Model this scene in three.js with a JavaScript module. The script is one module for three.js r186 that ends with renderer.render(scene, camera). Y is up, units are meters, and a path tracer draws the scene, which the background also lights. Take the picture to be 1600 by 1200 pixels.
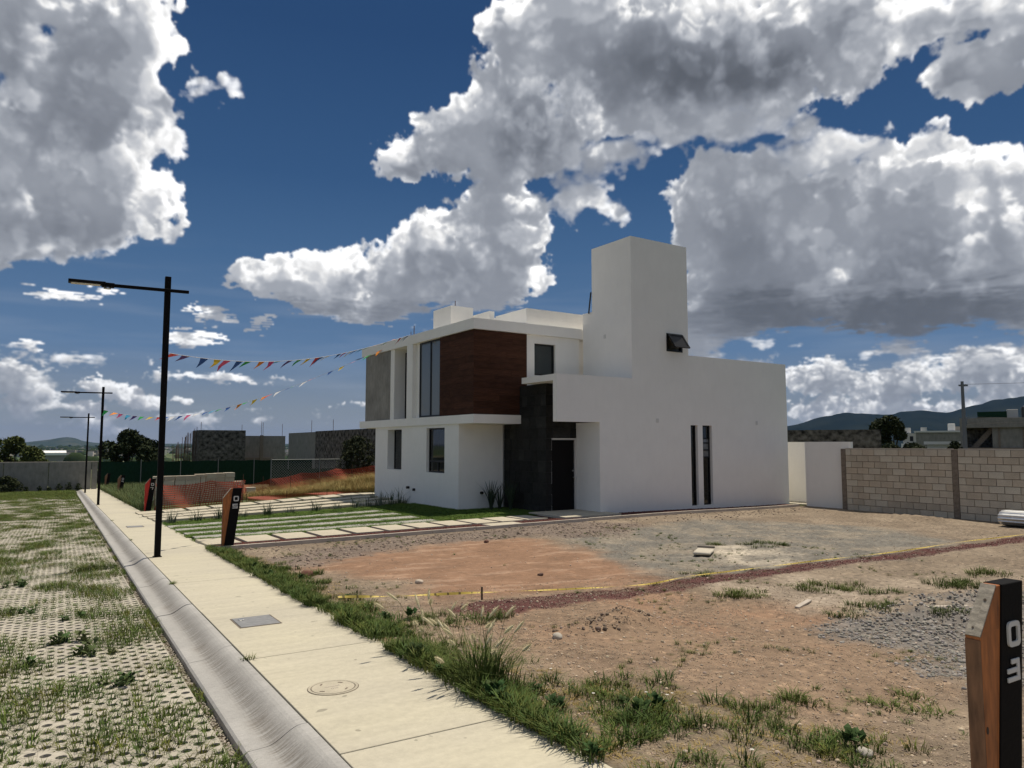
import * as THREE from 'three';
import { mergeGeometries, mergeVertices } from 'three/addons/utils/BufferGeometryUtils.js';
import { RoundedBoxGeometry } from 'three/addons/geometries/RoundedBoxGeometry.js';

// ------------------------------------------------------------------ camera
const scene = new THREE.Scene();
const camera = new THREE.PerspectiveCamera(55.5, 4 / 3, 0.1, 40000);
const YAW = 31.61 * Math.PI / 180, PITCH = Math.atan(94 / 1140);
camera.position.set(0, 1.6, 0);
camera.lookAt(Math.sin(YAW) * Math.cos(PITCH), 1.6 + Math.sin(PITCH), -Math.cos(YAW) * Math.cos(PITCH));

// ------------------------------------------------------------------ helpers: random numbers and noise
function rng(seed) { let a = seed >>> 0; return () => { a = (a + 0x6D2B79F5) | 0; let t = Math.imul(a ^ (a >>> 15), 1 | a); t = (t + Math.imul(t ^ (t >>> 7), 61 | t)) ^ t; return ((t ^ (t >>> 14)) >>> 0) / 4294967296; }; }
const PERM = new Uint8Array(512), GX = new Float32Array(256), GY = new Float32Array(256), GZ = new Float32Array(256);
{ const r = rng(11), p = [...Array(256).keys()]; for (let i = 255; i > 0; i--) { const j = Math.floor(r() * (i + 1)); [p[i], p[j]] = [p[j], p[i]]; }
  for (let i = 0; i < 512; i++) PERM[i] = p[i & 255];
  for (let i = 0; i < 256; i++) { const z = r() * 2 - 1, t = r() * 6.2832, s = Math.sqrt(1 - z * z); GX[i] = s * Math.cos(t) * 1.5; GY[i] = s * Math.sin(t) * 1.5; GZ[i] = z * 1.5; } }
function perlin(x, y, z) {
  const xf = Math.floor(x), yf = Math.floor(y), zf = Math.floor(z); x -= xf; y -= yf; z -= zf;
  const X = xf & 255, Y = yf & 255, Z = zf & 255, u = x * x * x * (x * (x * 6 - 15) + 10), v = y * y * y * (y * (y * 6 - 15) + 10), w = z * z * z * (z * (z * 6 - 15) + 10);
  const A = PERM[X] + Y, B = PERM[X + 1] + Y, AA = PERM[A] + Z, AB = PERM[A + 1] + Z, BA = PERM[B] + Z, BB = PERM[B + 1] + Z;
  const g = (h, a, b, c) => GX[h] * a + GY[h] * b + GZ[h] * c, x1 = x - 1, y1 = y - 1, z1 = z - 1;
  const a0 = g(PERM[AA], x, y, z), a1 = g(PERM[BA], x1, y, z), a2 = g(PERM[AB], x, y1, z), a3 = g(PERM[BB], x1, y1, z);
  const b0 = g(PERM[AA + 1], x, y, z1), b1 = g(PERM[BA + 1], x1, y, z1), b2 = g(PERM[AB + 1], x, y1, z1), b3 = g(PERM[BB + 1], x1, y1, z1);
  const l0 = a0 + u * (a1 - a0), l1 = a2 + u * (a3 - a2), m0 = b0 + u * (b1 - b0), m1 = b2 + u * (b3 - b2), k0 = l0 + v * (l1 - l0), k1 = m0 + v * (m1 - m0);
  return k0 + w * (k1 - k0);
}
function fbm(x, y, z, oct) { let s = 0, a = 0.5; for (let i = 0; i < oct; i++) { s += a * perlin(x, y, z); a *= 0.5; x = x * 2.03 + 5.1; y = y * 2.03 + 1.7; z = z * 2.03 + 9.3; } return s; }
const clamp = (x, a = 0, b = 1) => x < a ? a : x > b ? b : x;
const sstep = (a, b, x) => { const t = clamp((x - a) / (b - a)); return t * t * (3 - 2 * t); };
const lerp = (a, b, t) => a + (b - a) * t;

// ------------------------------------------------------------------ sky: clear air and cumulus clouds, computed for every direction
const SUN = new THREE.Vector3(0.297, 1, -0.1).normalize();
const cumulus = [[-2.5, 25.6, 7.6, 5.4], [1.2, 19.8, 5.4, 4.8], [-2, 15.2, 6.8, 3.6], [4.1, 17.4, 3, 2.1], [4, 27.2, 2.5, 2.7], [-8.2, 18.9, 8, 8.3], [3.6, 24.3, 2.4, 2], [31.6, 28, 3.9, 3.6], [34.8, 30, 4.7, 3.3], [40, 30.6, 8.2, 3.6], [47, 29.2, 10.6, 4.4], [56.2, 28.5, 6.9, 3.4], [30.6, 24.5, 3.6, 2.7], [25.4, 22.1, 5.4, 2.5], [22.4, 21.3, 2.5, 1.4], [34.7, 22.2, 4.6, 2.5], [40.4, 25.1, 6.1, 3.1], [44.4, 23.5, 4.4, 2.2], [50.7, 25, 5.6, 2.5], [57.4, 25.6, 3.4, 2], [31.1, 21.3, 2.6, 1.8], [13.4, 12.1, 2.8, 1.6], [16.6, 12.8, 2.9, 2.1], [21, 12, 4.4, 2.4], [23.5, 14.5, 3, 2.7], [26.5, 15.6, 3.6, 2.9], [30.6, 17.6, 3.6, 2.4], [28.5, 13.2, 5.6, 2.9], [32.6, 15.6, 1.8, 1.9], [19.6, 10.5, 4.4, 1.4], [32.6, 12.2, 1.8, 1.1], [12, 11.3, 2, 0.7], [47.2, 18.8, 2.9, 2.7], [49.1, 17.3, 4.2, 3.7], [53.5, 15, 4.8, 4.1], [57.1, 16.4, 2.9, 2.6], [60, 17.7, 2.4, 2.1], [62.3, 17.7, 3.1, 2.1], [65.3, 16.8, 3.2, 2.4], [63.7, 13.3, 5.5, 4.2], [55.6, 11.2, 9.3, 3.2], [47.5, 13.2, 2.8, 4.2], [61.6, 9.7, 7.6, 2.6], [67.8, 11.9, 3, 6], [48.9, 9.8, 4.2, 2.1], [45.6, 9.4, 1.4, 2.4], [65.3, 23.5, 3.3, 1.7], [67.1, 24.9, 2.1, 1.8], [63.4, 24.3, 1.7, 1.3], [61.2, 27.5, 4.8, 1.9], [66.5, 26.8, 3.5, 1.4], [54.1, 4.8, 2.6, 1.4], [57.4, 4.2, 2.9, 1.4], [61, 4.5, 3.1, 1.3], [64.7, 5.2, 2.8, 1.5], [55.3, 2.5, 4.2, 1], [61.3, 2.3, 3.8, 0.8], [66.4, 3, 2, 1.2], [-1, 10, 1.4, 0.5], [0.5, 10, 1.4, 0.4], [2, 10, 1, 0.6], [8.9, 9.2, 1.2, 0.6], [7.9, 9.4, 0.6, 0.4], [7.8, 7.4, 1.8, 0.5], [12.2, 8.9, 0.7, 0.5], [-2.9, 4.7, 2.1, 0.8], [-2.3, 6.4, 0.5, 0.4], [1.8, 4, 0.9, 0.5], [1.2, 2.4, 1.2, 0.5], [3.4, 3.5, 1.4, 0.6], [4.8, 2.9, 1.4, 0.6], [7.1, 3.1, 0.6, 0.3], [66, 10.5, 1.7, 1.6]];
const wisp = [[7.2, 24.1, 2.2, 0.9], [8.9, 25.3, 1.6, 1.3], [38.3, 21.6, 4.1, 2.1], [42.4, 22.3, 3.5, 1.6], [36.7, 18.4, 2.8, 2], [40.5, 17.6, 2.3, 1.3], [38.8, 18.8, 2.5, 2.1], [55.1, 20.6, 4.8, 1.6], [50.1, 22.9, 5.1, 2.4], [57.6, 20.7, 2.1, 0.9], [62.1, 20.4, 1.2, 0.6], [47.4, 6.5, 3.3, 1.6], [51.1, 7.1, 4, 1.1], [58.7, 6, 3.6, 1], [-2.5, 3.7, 3.1, 1.2], [-1.4, 1.8, 3.9, 0.8], [26.4, 24.8, 1.5, 1.1], [13.2, 1.9, 6.8, 0.6], [19.7, 2.4, 3.8, 0.6], [5.1, 1.3, 4.8, 0.6], [0.6, 5.8, 4.5, 0.7], [9.1, 4.8, 5.2, 0.4], [26.6, 8.7, 3, 0.5]];
const dense = [[-2.4, 23, 7.9, 4.1, 0.5], [0, 19.6, 4.5, 2.4, 0.3], [-2.3, 14.1, 6, 2, 0.6], [33.7, 23.4, 3.2, 3.8, 1.1], [45, 27.3, 9.8, 3.1, 1.2], [52.1, 25.6, 5.5, 1.8, 0.7], [55.8, 27.8, 4.4, 2.1, 0.4], [26.5, 13.6, 4, 2.4, 0.45], [21.1, 10.3, 5.9, 1, 0.6], [49, 15.9, 2.3, 3.2, 0.45], [53.4, 9.5, 10, 2.1, 1.3], [61.6, 8.2, 8.4, 2, 1.4], [61.3, 11.9, 4.2, 2.6, 0.7], [50.3, 12.5, 4.6, 3.3, 0.5], [63.2, 27.4, 3.4, 1.1, 0.7], [63.4, 23.7, 1.9, 1, 0.4], [23.9, 20.9, 4.1, 1.4, 0.4], [47.4, 6.2, 2.8, 1, 0.5], [65.7, 9.7, 2.1, 1, 0.5]];

{
  const W = 4096, H = 2048, D = Math.PI / 180, rows = H / 2, N = W * rows, PPD = W / 360;
  const F = new Float32Array(N), T = new Float32Array(N), Wi = new Float32Array(N);
  // azimuth runs from -z towards +x; column of an azimuth in the equirectangular map
  const colOf = (az) => ((((az - 90) / 360 + 0.5) % 1 + 1) % 1) * W;
  const splat = (arr, az, el, rx, ry, w) => {
    const reach = 1.35, c0 = colOf(az), cs = Math.cos(el * D), px = rx * reach * PPD, py = ry * reach * PPD, r0 = el * PPD;
    for (let r = Math.max(0, Math.floor(r0 - py)); r <= Math.min(rows - 1, r0 + py); r++) {
      const dy = (r - r0) / (ry * PPD), low = dy < 0 ? dy * 1.12 : dy;
      for (let c = Math.floor(c0 - px); c <= c0 + px; c++) {
        const dx = (c - c0) / (rx * PPD), q = (dx * dx + low * low) / (reach * reach);
        if (q < 1) { const k = (1 - q) * (1 - q) * w, i = r * W + ((c % W) + W) % W; arr[i] += k; }
      }
    }
  };
  for (const [a, e, x, y] of cumulus) splat(F, a, e, x, y, 1);
  for (const [a, e, x, y] of wisp) { splat(F, a, e, x, y, 0.95); splat(Wi, a, e, x, y, 1); }
  for (const [a, e, x, y, w] of dense) splat(T, a, e, x, y, w);
  { // the same kind of broken cumulus goes on all round
    const r = rng(77);
    for (let k = 0; k < 90; k++) {
      const az = 82 + r() * 265, el = 1.5 + Math.pow(r(), 0.9) * 62, s = (0.35 + el / 30) * (1.2 + r() * 2.4), n = 4 + Math.floor(r() * 6);
      if (az > 332 || az < 84) continue;
      for (let j = 0; j < n; j++) { const cs = Math.cos(el * D), ox = (r() - 0.5) * s * 3.4, oy = (r() - 0.4) * s * 1.1; splat(F, az + ox / cs, el + oy, s * (0.7 + r() * 0.8) / cs, s * (0.4 + r() * 0.5), 1); }
      splat(T, az, el - s * 0.25, s * 1.6 / Math.cos(el * D), s * 0.6, 0.4 + r() * 0.9);
    }
    for (let k = 0; k < 7; k++) { const az = r() * 360, s = 9 + r() * 8; for (let j = 0; j < 5; j++) splat(F, az + r() * 30, 68 + r() * 16, s * 2, s * 0.5, 0.9); splat(T, az + 15, 74, s * 2, s * 0.5, 0.7); }
  }
  const data = new Float32Array(W * H * 4), sunAz = Math.atan2(SUN.x, -SUN.z) / D, sunEl = Math.asin(SUN.y) / D;
  const billow = (x, y, z, oct, f) => { let s = 0, a = 0.5, t = 0; x *= f; y *= f; z *= f; for (let o = 0; o < oct; o++) { s += a * (0.62 - 1.5 * Math.abs(perlin(x, y, z))); t += a; a *= 0.49; x = x * 2.11 + 3.3; y = y * 2.11 + 8.1; z = z * 2.11 + 1.9; } return s; };
  const Fat = (c, r) => { const cc = ((Math.round(c) % W) + W) % W, rr = r < 0 ? 0 : r > rows - 1 ? rows - 1 : Math.round(r); return F[rr * W + cc]; };
  const stops = [[0, 0.27, 0.29, 0.315], [2.5, 0.21, 0.25, 0.295], [7, 0.105, 0.185, 0.315], [14, 0.056, 0.125, 0.25], [20, 0.034, 0.088, 0.2], [30, 0.0215, 0.061, 0.155], [60, 0.013, 0.044, 0.125], [90, 0.012, 0.042, 0.12]];
  const out = [0, 0, 0];
  // one direction: the air, then a march through the cloud from front to back, with a march to the sun at each lit step
  const march = (c, r, fine) => {
    const el = (r + 0.5) / PPD, az = c / W * 360 - 90, e = el * D, a = az * D, ca = Math.cos(e), X = Math.sin(a) * ca, Y = Math.sin(e), Z = -Math.cos(a) * ca;
    let k = 0; while (k < stops.length - 2 && stops[k + 1][0] < el) k++;
    const A = stops[k], B = stops[k + 1], t = (el - A[0]) / (B[0] - A[0]); let R = lerp(A[1], B[1], t), G = lerp(A[2], B[2], t), Bl = lerp(A[3], B[3], t);
    if (el < 16) { const st = clamp(fbm(X * 5, el * 0.9, Z * 5, 4) * 1.6 + 0.06) * sstep(16, 9, el) * sstep(0.5, 2, el) * 0.16; R = lerp(R, 0.42, st); G = lerp(G, 0.46, st); Bl = lerp(Bl, 0.52, st); }
    // the outline of the cloud field is pulled about by noise, so that edges are ragged
    const wx = X * 57.3, wy = Y * 57.3, wz = Z * 57.3, ws = lerp(0.35, 1, sstep(3, 12, el)) * PPD, wf = lerp(2.2, 1, sstep(3, 12, el));
    const c9 = c + ws * (1.5 * perlin(wx * 0.3 * wf, wy * 0.3 * wf, wz * 0.3 * wf) + 0.8 * perlin(wx * 0.85 * wf, wy * 0.85 * wf, wz * 0.85 * wf) + 0.4 * perlin(wx * 2.1 * wf, wy * 2.1 * wf, wz * 2.1 * wf)) / ca;
    const r9 = clamp(r + ws * (1.0 * perlin(wx * 0.3 * wf + 50, wy * 0.3 * wf, wz * 0.3 * wf) + 0.6 * perlin(wx * 0.85 * wf + 50, wy * 0.85 * wf, wz * 0.85 * wf) + 0.3 * perlin(wx * 2.1 * wf + 50, wy * 2.1 * wf, wz * 2.1 * wf)), 0, rows - 1);
    const i = Math.round(r9) * W + ((Math.round(c9) % W) + W) % W, f = F[i];
    if (f > 0.03) {
      const far = sstep(9, 4.5, el), FN = 0.34, FF = 0.85, size = lerp(1, 0.36, far), wi = clamp(Wi[i] * 1.2), Tk = T[i];
      let da = ((sunAz - az + 540) % 360) - 180; let vx = da * ca, vy = sunEl - el; const LL = Math.hypot(vx, vy) || 1, mu = X * SUN.x + Y * SUN.y + Z * SUN.z, tang = Math.sqrt(1 - mu * mu); vx = vx / LL / ca * tang * PPD; vy = vy / LL * tang * PPD;
      const half = 3.0 * size, n = fine ? 26 : 14, dw = 2 * half / n;
      const one = (x, y, z, o, q) => 0.55 * perlin(x * q * 0.38 + 9, y * q * 0.5, z * q * 0.38) + 1.5 * billow(x, y, z, o, q);
      const lumps = (x, y, z, o) => far <= 0 ? one(x, y, z, o, FN) : far >= 1 ? one(x, y, z, o, FF) : lerp(one(x, y, z, o, FN), one(x, y, z, o, FF), far);
      let Tr = 1, L = 0, am = 0;
      const shape = (F2, w) => 0.84 * (1 - Math.exp(-1.5 * F2)) - 0.34 * (w / half) * (w / half);
      for (let s = 0; s < n && Tr > 0.02; s++) {
        const w = -half + (s + 0.5) * dw, b = shape(f, w); if (b < 0.02) continue;
        const q = 57.3 + w, x = X * q, y = Y * q, z = Z * q, o = wi > 0.05 ? lerp(0, 1.15 * fbm(x * 0.3, y * 0.5, z * 0.3 + 7, 6), wi) : 0;
        let d = b - 0.77 + lumps(x, y, z, fine ? 6 : 4) * lerp(1, 0.3, wi) + o - Math.max(0, 0.16 - f) * 3;
        if (d <= 0) continue;
        d = Math.min(d * lerp(3.3, 1.2, wi), 1.2);
        let tau = 0, prev = 0;
        for (const st of [0.25, 0.6, 1.2, 2.4, 4.5]) {
          const S = st * size, x2 = x + SUN.x * S, y2 = y + SUN.y * S, z2 = z + SUN.z * S, b2 = shape(Fat(c9 + vx * S, r9 + vy * S), w + mu * S);
          if (b2 > 0) { const d2 = b2 - 0.77 + lumps(x2, y2, z2, st < 1 ? 5 : 3); if (d2 > 0) tau += Math.min(d2 * 5, 1.2) * (st - prev); }
          prev = st;
        }
        tau = tau * 1.0 + Tk * 1.4;
        const ab = Math.exp(-d * 5.5 * dw / size), lit = 0.60 * Math.exp(-2.0 * tau) + 0.36 * Math.exp(-0.36 * tau), up = 0.13 + 0.05 * clamp(b);
        L += Tr * (1 - ab) * lit; am += Tr * (1 - ab) * up; Tr *= ab;
      }
      const al = 1 - Tr;
      if (al > 0.004) {
        const veil = Math.exp(-el / 5) * 0.5, lum = (L * 1.12 + am * 1.4 * lerp(1, 0.4, clamp(Tk * 0.85))) / al, cool = clamp(1.1 - lum * 1.5), k2 = al;
        R = lerp(R, lerp(lum * lerp(1, 0.86, cool), 0.26, veil), k2); G = lerp(G, lerp(lum * lerp(1, 0.96, cool), 0.30, veil), k2); Bl = lerp(Bl, lerp(lum * lerp(1, 1.16, cool), 0.36, veil), k2);
      }
    }
    out[0] = R; out[1] = G; out[2] = Bl;
  };
  // full detail where the clouds were laid out above, a coarser march with the same light elsewhere
  const cA = Math.floor(colOf(-6)), cB = Math.ceil(colOf(69.5)), rB = Math.ceil(34 * PPD), Q = 4;
  const cw = W / Q, ch = rows / Q, coarse = new Float32Array(cw * ch * 3);
  for (let r = 0; r < ch; r++) for (let c = 0; c < cw; c++) { march((c + 0.5) * Q - 0.5, (r + 0.5) * Q - 0.5, false); coarse.set(out, (r * cw + c) * 3); }
  for (let r = 0; r < rows; r++) for (let c = 0; c < W; c++) {
    const o = ((rows + r) * W + c) * 4; data[o + 3] = 1;
    if (c >= cA && c <= cB && r <= rB) { march(c, r, true); data[o] = out[0]; data[o + 1] = out[1]; data[o + 2] = out[2]; continue; }
    const x = (c + 0.5) / Q - 0.5, y = clamp((r + 0.5) / Q - 0.5, 0, ch - 1.001), x0 = Math.floor(x), y0 = Math.floor(y), fx = x - x0, fy = y - y0, xa = (x0 + cw) % cw, xb = (x0 + 1) % cw;
    for (let k = 0; k < 3; k++) data[o + k] = lerp(lerp(coarse[(y0 * cw + xa) * 3 + k], coarse[(y0 * cw + xb) * 3 + k], fx), lerp(coarse[((y0 + 1) * cw + xa) * 3 + k], coarse[((y0 + 1) * cw + xb) * 3 + k], fx), fy);
  }
  for (let i = 0; i < rows * W; i++) { data[i * 4] = 0.16; data[i * 4 + 1] = 0.15; data[i * 4 + 2] = 0.12; data[i * 4 + 3] = 1; }
  const sky = new THREE.DataTexture(data, W, H, THREE.RGBAFormat, THREE.FloatType);
  sky.mapping = THREE.EquirectangularReflectionMapping; sky.magFilter = THREE.LinearFilter; sky.colorSpace = THREE.LinearSRGBColorSpace; sky.needsUpdate = true;
  scene.background = sky; scene.environment = sky;
}
const sun = new THREE.DirectionalLight(0xfff3e0, 3.9);
sun.position.copy(SUN).multiplyScalar(120).add(new THREE.Vector3(8, 0, -20)); sun.target.position.set(8, 0, -20);
sun.castShadow = true; sun.shadow.mapSize.set(4096, 4096); Object.assign(sun.shadow.camera, { left: -60, right: 60, top: 60, bottom: -60, near: 1, far: 260 });
sun.name = 'sun_light'; scene.add(sun, sun.target);
const renderer = new THREE.WebGLRenderer({ antialias: true });
renderer.toneMapping = THREE.LinearToneMapping; renderer.toneMappingExposure = 1.1;
renderer.shadowMap.enabled = true;

// ------------------------------------------------------------------ helpers: naming, geometry, textures
const taken = {};
const numbered = (n) => { const k = taken[n] = (taken[n] ?? -1) + 1; return k ? n + '_' + String(k).padStart(3, '0') : n; };
function tag(o, label, category, group, kind) { o.userData.label = label; o.userData.category = category; if (group) o.userData.group = group; if (kind) o.userData.kind = kind; return o; }
function thing(name, label, category, pos = [0, 0, 0], turn = 0, group, kind) { const o = new THREE.Group(); o.name = numbered(name); o.position.set(...pos); o.rotation.y = turn; scene.add(o); return tag(o, label, category, group, kind); }
function uvm(g) { // uv in metres, taken from the two axes a face lies along
  g = g.index ? g.toNonIndexed() : g; const p = g.attributes.position, n = g.attributes.normal, uv = new Float32Array(p.count * 2);
  for (let i = 0; i < p.count; i++) { const x = Math.abs(n.getX(i)), y = Math.abs(n.getY(i)), z = Math.abs(n.getZ(i)); const [u, v] = y >= x && y >= z ? [p.getX(i), p.getZ(i)] : x > z ? [p.getZ(i), p.getY(i)] : [p.getX(i), p.getY(i)]; uv[i * 2] = u; uv[i * 2 + 1] = v; }
  g.setAttribute('uv', new THREE.BufferAttribute(uv, 2)); return g;
}
function obj(name, geos, material, parent) {
  const list = [].concat(geos).map((g) => { g = g.index ? g.toNonIndexed() : g; for (const k of Object.keys(g.attributes)) if (!['position', 'normal', 'uv', 'color'].includes(k)) g.deleteAttribute(k); return g; });
  const m = new THREE.Mesh(list.length > 1 ? mergeGeometries(list) : list[0], material); m.name = parent ? name : numbered(name); (parent ?? scene).add(m); return m;
}
const piece = (name, geometry, material, parent, x = 0, y = 0, z = 0) => { const m = new THREE.Mesh(geometry, material); m.name = name; m.position.set(x, y, z); parent.add(m); return m; };
const box = (x0, x1, y0, y1, z0, z1) => uvm(new THREE.BoxGeometry(x1 - x0, y1 - y0, z1 - z0).translate((x0 + x1) / 2, (y0 + y1) / 2, (z0 + z1) / 2));
const rbox = (w, h, d, r = 0.005, s = 1) => uvm(new RoundedBoxGeometry(w, h, d, s, r));
const bar = (a, b, r, seg = 6) => { const A = new THREE.Vector3(...a), B = new THREE.Vector3(...b), d = B.clone().sub(A), g = new THREE.CylinderGeometry(r, r, d.length(), seg); g.applyQuaternion(new THREE.Quaternion().setFromUnitVectors(new THREE.Vector3(0, 1, 0), d.normalize())); const m = A.add(B).multiplyScalar(0.5); return g.translate(m.x, m.y, m.z); };
const srgb = (x) => { x = clamp(x); return 255 * (x <= 0.0031308 ? 12.92 * x : 1.055 * Math.pow(x, 1 / 2.4) - 0.055); };
function p2(x, y, P) { // periodic gradient noise, period P cells
  const xf = Math.floor(x), yf = Math.floor(y), m = (v) => ((v % P) + P) % P; x -= xf; y -= yf; const X = m(xf), Y = m(yf), X1 = m(xf + 1), Y1 = m(yf + 1), u = x * x * (3 - 2 * x), v = y * y * (3 - 2 * y);
  const g = (i, j, a, b) => { const h = PERM[PERM[i & 255] + (j & 255)]; return GX[h] * a + GY[h] * b; };
  return lerp(lerp(g(X, Y, x, y), g(X1, Y, x - 1, y), u), lerp(g(X, Y1, x, y - 1), g(X1, Y1, x - 1, y - 1), u), v);
}
const pf = (u, v, P, o, sx = 1, sy = 1) => { let s = 0, a = 0.5; for (let i = 0; i < o; i++) { s += a * p2(u * P * sx + i * 7, v * P * sy + i * 3, P * Math.max(sx, sy)); P *= 2; a *= 0.55; } return s; };
function colorTex(size, metres, fn, h = size) {
  const d = new Uint8Array(size * h * 4); for (let y = 0; y < h; y++) for (let x = 0; x < size; x++) { const c = fn((x + 0.5) / size, (y + 0.5) / h), o = (y * size + x) * 4; d[o] = srgb(c[0]); d[o + 1] = srgb(c[1]); d[o + 2] = srgb(c[2]); d[o + 3] = 255; }
  const t = new THREE.DataTexture(d, size, h); t.colorSpace = THREE.SRGBColorSpace; return wrap(t, metres);
}
function grayTex(size, metres, fn) { const d = new Uint8Array(size * size * 4); for (let y = 0; y < size; y++) for (let x = 0; x < size; x++) { const c = 255 * clamp(fn((x + 0.5) / size, (y + 0.5) / size)), o = (y * size + x) * 4; d[o] = d[o + 1] = d[o + 2] = c; d[o + 3] = 255; } return wrap(new THREE.DataTexture(d, size, size), metres); }
function wrap(t, metres) { t.wrapS = t.wrapT = THREE.RepeatWrapping; t.magFilter = THREE.LinearFilter; t.minFilter = THREE.LinearMipmapLinearFilter; t.generateMipmaps = true; if (metres) t.repeat.set(1 / metres, 1 / metres); t.needsUpdate = true; return t; }
const rgb = (r, g, b) => new THREE.Color().setRGB(r, g, b);
const mat = (c, rough = 0.85, extra = {}) => new (extra.specularIntensity === undefined ? THREE.MeshStandardMaterial : THREE.MeshPhysicalMaterial)({ color: Array.isArray(c) ? rgb(...c) : c, roughness: rough, side: THREE.DoubleSide, ...extra });
const matt = (c, rough = 0.9, extra = {}) => mat(c, rough, { specularIntensity: 0.25, ...extra });   // dull surfaces that hardly shine
const mix3 = (a, b, t) => [lerp(a[0], b[0], t), lerp(a[1], b[1], t), lerp(a[2], b[2], t)];

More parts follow.
